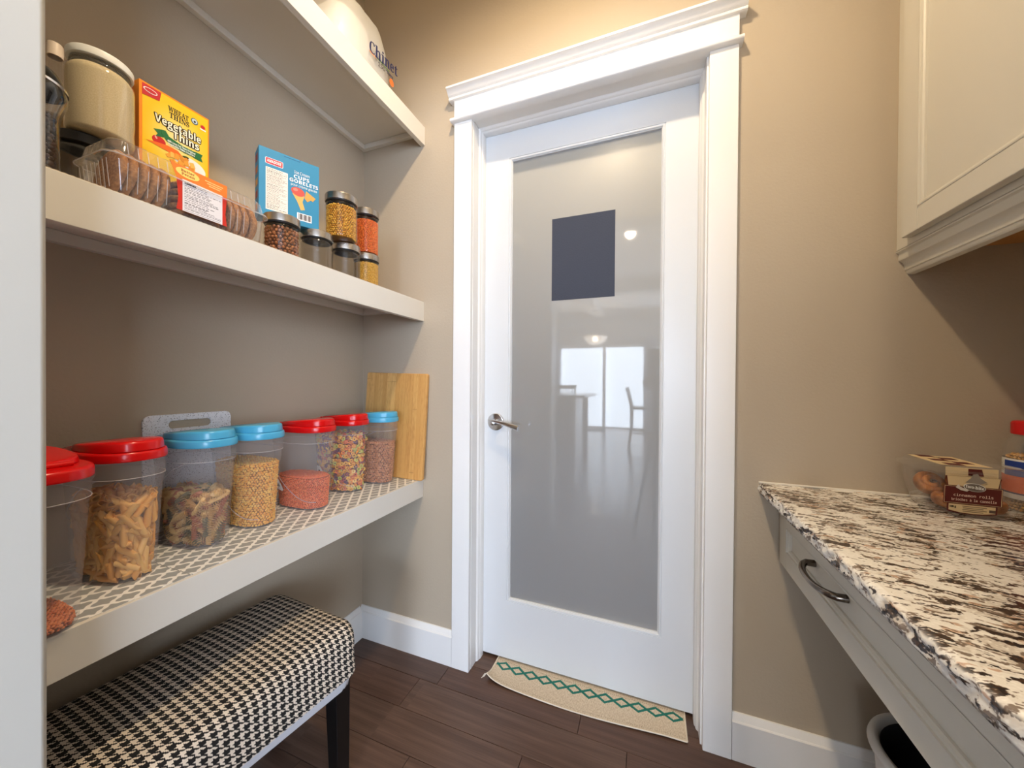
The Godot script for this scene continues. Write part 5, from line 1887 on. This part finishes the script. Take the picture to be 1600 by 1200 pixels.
	# waste bin in the knee space
	t = thing("waste_bin", "round grey waste bin with a dark liner in the knee space under the counter", "bin", Vector3(1.205, 0, 0.315))
	part("shell", MB.new().lathe([Vector2(0, 0.002), Vector2(0.105, 0.002), Vector2(0.11, 0.008), Vector2(0.128, 0.30), Vector2(0.136, 0.302), Vector2(0.139, 0.306), Vector2(0.137, 0.312), Vector2(0.130, 0.318), Vector2(0.122, 0.316), Vector2(0.119, 0.306), Vector2(0.102, 0.01), Vector2(0, 0.01)], 64, Vector3.ZERO, 60.0), mat(rgb(206, 202, 196), 0.5), t)
	part("liner", MB.new().lathe([Vector2(0.1185, 0.304), Vector2(0.112, 0.2), Vector2(0.10, 0.05), Vector2(0, 0.04)], 40, Vector3.ZERO, 60.0), mat(rgb(48, 46, 52), 0.35), t, "dark plastic liner")
	part("paper_scrap", MB.new().ball(Vector3(-0.07, 0.24, -0.01), Vector3(0.012, 0.018, 0.03), 10, 7), mat(rgb(200, 200, 210), 0.8), t)

# ------------------------------------------------------------------ the kitchen behind, seen in the glass of the door
func kitchen() -> void:
	var w: Material = M.kwall
	struct("wall_kitchen_left", MB.new().bx(Vector3(-4.2, 0, FRONT_A), Vector3(-4.1, CEIL, 7.75), 0.0), w)
	struct("wall_kitchen_right", MB.new().bx(Vector3(3.5, 0, FRONT_A), Vector3(3.62, CEIL, 7.75), 0.0), w)
	struct("wall_kitchen_near", MB.new().bx(Vector3(-4.1, 0, FRONT_A), Vector3(LEFT_X - 0.12, CEIL, FRONT_B), 0.0), w)
	struct("wall_kitchen_near_001", MB.new().bx(Vector3(RIGHT_X + 0.12, 0, FRONT_A), Vector3(3.5, CEIL, FRONT_B), 0.0), w)
	var far := struct_node("wall_kitchen_far")
	slab(far, "wall_panel", Vector3(-4.1, 0, 7.5), Vector3(-1.45, CEIL, 7.65), w)
	slab(far, "wall_panel", Vector3(-1.45, 1.93, 7.5), Vector3(0.55, CEIL, 7.65), w)
	slab(far, "wall_panel", Vector3(0.55, 0, 7.5), Vector3(1.0, CEIL, 7.65), w)
	slab(far, "wall_panel", Vector3(1.0, 0, 7.5), Vector3(2.9, 0.85, 7.65), w)
	slab(far, "wall_panel", Vector3(1.0, 2.15, 7.5), Vector3(2.9, CEIL, 7.65), w)
	slab(far, "wall_panel", Vector3(2.9, 0, 7.5), Vector3(3.5, CEIL, 7.65), w)
	var trim: Material = M.white
	var w1 := struct_node("window_1")
	slab(w1, "frame", Vector3(-1.47, 0, 7.42), Vector3(-1.41, 1.95, 7.52), trim)
	slab(w1, "frame", Vector3(0.51, 0, 7.42), Vector3(0.57, 1.95, 7.52), trim)
	slab(w1, "frame", Vector3(-1.47, 1.90, 7.42), Vector3(0.57, 1.97, 7.52), trim)
	slab(w1, "mullion", Vector3(-0.40, 0, 7.34), Vector3(-0.33, 1.90, 7.385), trim)
	slab(w1, "pane", Vector3(-1.41, 0.02, 7.50), Vector3(0.51, 1.90, 7.51), M.glow)
	var w2 := struct_node("window_2")
	slab(w2, "frame", Vector3(0.96, 0.80, 7.42), Vector3(2.94, 0.86, 7.52), trim)
	slab(w2, "frame", Vector3(0.96, 2.14, 7.42), Vector3(2.94, 2.20, 7.52), trim)
	slab(w2, "pane", Vector3(1.0, 0.85, 7.50), Vector3(2.9, 2.15, 7.51), M.glow)
	var w3 := struct_node("window_3")
	slab(w3, "frame", Vector3(3.40, 0.54, 2.94), Vector3(3.5, 0.60, 5.66), trim)
	slab(w3, "frame", Vector3(3.40, 2.30, 2.94), Vector3(3.5, 2.36, 5.66), trim)
	slab(w3, "pane", Vector3(3.485, 0.60, 3.0), Vector3(3.50, 2.30, 5.6), M.glow)
	# ceiling beams
	struct("trim_3", MB.new().bx(Vector3(-4.1, CEIL - 0.16, 4.9), Vector3(3.5, CEIL, 5.1), 0.004), M.ceil)
	struct("trim_4", MB.new().bx(Vector3(-0.62, CEIL - 0.15, 5.1), Vector3(-0.36, CEIL, 7.5), 0.004), M.ceil)
	# sheer curtains either side of the patio door
	var sheer := mat(rgb(232, 236, 242), 0.9)
	sheer.backlight_enabled = true
	sheer.backlight = Color(0.8, 0.82, 0.85)
	for s in [[-1.70, -1.40, "white sheer curtain left of the patio door in the reflection"], [0.50, 0.74, "white sheer curtain right of the patio door in the reflection"]]:
		var P := []
		for j in 2:
			var row := PackedVector3Array()
			for i in 49:
				var f := i / 48.0
				row.append(Vector3(lerpf(s[0], s[1], f), 0.03 + j * 2.05, 7.30 + 0.03 * sin(f * TAU * 6.0)))
			P.append(row)
		var mb := MB.new()
		mb.grid(P, false, 1.0)
		for row in P:
			for i in row.size():
				row[i].z += 0.002
		mb.grid(P, false, -1.0)
		solo("sheer_curtain", mb, sheer, s[2], "curtain", Vector3.ZERO, 0.0)
	# pendant bowl lamp
	var t := thing("pendant_lamp", "pendant lamp with a white glass bowl, reflected in the door glass", "lamp", Vector3(-0.434, 1.86, 6.3))
	part("bowl", MB.new().lathe([Vector2(0, 0), Vector2(0.08, 0.008), Vector2(0.16, 0.05), Vector2(0.235, 0.135), Vector2(0.245, 0.165), Vector2(0.238, 0.165), Vector2(0.15, 0.06), Vector2(0, 0.02)], 40, Vector3.ZERO, 60.0), M.bowlglow, t, "white glass bowl")
	for k in 3:
		var a := TAU * k / 3
		part("arm", MB.new().tube([Vector3(cos(a) * 0.235, 0.165, sin(a) * 0.235), Vector3(cos(a) * 0.10, 0.24, sin(a) * 0.10), Vector3(cos(a) * 0.02, 0.36, sin(a) * 0.02), Vector3(cos(a) * 0.01, 0.46, sin(a) * 0.01)], 0.008, 8), M.nickel, t)
	part("chain", MB.new().tube([Vector3(0, 0.45, 0), Vector3(0, CEIL - 0.15 - 1.86, 0)], 0.009, 8), M.nickel, t)
	part("canopy", MB.new().lathe([Vector2(0, 0.69), Vector2(0.05, 0.70), Vector2(0.07, 0.73)], 24), M.nickel, t)
	var ol := OmniLight3D.new()
	ol.name = "lamp_light"
	ol.light_color = rgb(255, 226, 188)
	ol.light_energy = 0.4
	ol.omni_range = 8.0
	ol.omni_attenuation = 2.0
	ol.light_size = 0.03
	ol.shadow_enabled = true
	t.add_child(ol)
	ol.position = Vector3(0, 0.12, 0)
	# island with an overhanging top
	t = thing("kitchen_island", "kitchen island with a pale top, reflected in the door glass", "island", Vector3(-1.0, 0, 4.17))
	part("body", MB.new().bx(Vector3(-0.8, 0.08, -0.47), Vector3(0.62, 0.86, 0.47), 0.004), mat(rgb(84, 82, 82), 0.5), t, "grey island body")
	part("end_panel", MB.new().bx(Vector3(0.62, 0.0, -0.485), Vector3(0.665, 0.86, 0.10), 0.004), M.white, t)
	part("post", MB.new().bx(Vector3(0.60, 0.0, 0.36), Vector3(0.69, 0.86, 0.47), 0.004), mat(rgb(120, 118, 118), 0.5), t)
	part("toe_kick", MB.new().bx(Vector3(-0.78, 0.0, -0.43), Vector3(0.60, 0.08, 0.43), 0.0), M.dark, t)
	part("top", MB.new().bx(Vector3(-0.85, 0.86, -0.53), Vector3(0.80, 0.90, 0.60), 0.006), mat(rgb(190, 186, 184), 0.2), t, "pale stone top")
	# dark wooden seats
	var wd := mat(rgb(52, 40, 36), 0.4)
	seat("counter_stool", "dark wooden counter stool seen side on in the door glass", "stool", Vector3(0.53, 0, 5.0), PI / 2, 0.68, 1.0, wd)
	seat("dining_chair", "dark wooden slat back chair beyond the kitchen island in the reflection", "chair", Vector3(-0.9, 0, 5.42), PI, 0.46, 1.02, wd)
	solo("floor_mat", MB.new().bx(Vector3(-0.3, 0, -0.2), Vector3(0.3, 0.01, 0.2), 0.002), mat(rgb(70, 70, 76), 0.95), "small dark floor mat before the patio door in the reflection", "mat", Vector3(-0.62, 0.0, 6.95))
	# the camera that took the picture, on its tripod just behind the view point
	t = thing("camera_tripod", "black camera with a flash on a slim tripod, reflected at the glass edge", "camera", Vector3(0.640, 0, 1.40))
	var lens := MB.new()
	lens.xf = Transform3D(Basis(Vector3.RIGHT, -PI / 2), Vector3(-0.030, 1.085, -0.09))
	lens.lathe([Vector2(0.0, 0.0), Vector2(0.030, 0.0), Vector2(0.036, 0.01), Vector2(0.036, 0.045), Vector2(0.032, 0.05), Vector2(0.032, 0.065)].map(func(p): return Vector2(p.x, -p.y)), 32)
	part("lens", lens, M.black, t)
	part("body", MB.new().bx(Vector3(-0.032, 1.03, -0.03), Vector3(0.10, 1.135, 0.03), 0.008), M.black, t)
	part("flash", MB.new().bx(Vector3(-0.035, 1.165, -0.03), Vector3(0.045, 1.315, 0.03), 0.008), M.black, t)
	part("flash_foot", MB.new().bx(Vector3(-0.012, 1.13, -0.015), Vector3(0.022, 1.17, 0.015), 0.002), M.black, t)
	part("column", MB.new().tube([Vector3(0.02, 0.55, 0), Vector3(0.02, 1.035, 0)], 0.02, 12), M.black, t)
	for k in 3:
		var a := TAU * k / 3 + PI / 2
		part("leg", MB.new().tube([Vector3(0.02 + cos(a) * 0.02, 0.72, sin(a) * 0.02), Vector3(0.02 + cos(a) * 0.16, 0.004, sin(a) * 0.16)], [0.014, 0.010], 8), M.black, t)

func seat(called: String, label: String, cat: String, at: Vector3, turn: float, sh: float, bh: float, m: Material) -> void:
	# faces local +z, back at -z
	var t := thing(called, label, cat, at, turn)
	part("seat", MB.new().bx(Vector3(-0.20, sh - 0.035, -0.19), Vector3(0.20, sh, 0.20), 0.008), m, t)
	for sx in [-0.175, 0.175]:
		part("leg", MB.new().tube([Vector3(sx, 0, 0.17), Vector3(sx, sh - 0.02, 0.165)], [0.016, 0.02], 8), m, t)
		part("leg", MB.new().tube([Vector3(sx, 0, -0.22), Vector3(sx, sh * 0.5, -0.175), Vector3(sx, sh, -0.175), Vector3(sx, bh, -0.25)], [0.016, 0.02, 0.022, 0.016], 8), m, t)
		part("stretcher", MB.new().tube([Vector3(sx, sh * 0.38, 0.168), Vector3(sx, sh * 0.38, -0.185)], 0.011, 8), m, t)
	part("top_rail", MB.new().bx(Vector3(-0.20, bh - 0.07, -0.262), Vector3(0.20, bh, -0.236), 0.005), m, t)
	for k in 5:
		part("slat", MB.new().tube([Vector3(-0.12 + 0.06 * k, sh + 0.01, -0.178), Vector3(-0.12 + 0.06 * k, bh - 0.05, -0.246)], 0.010, 6), m, t)
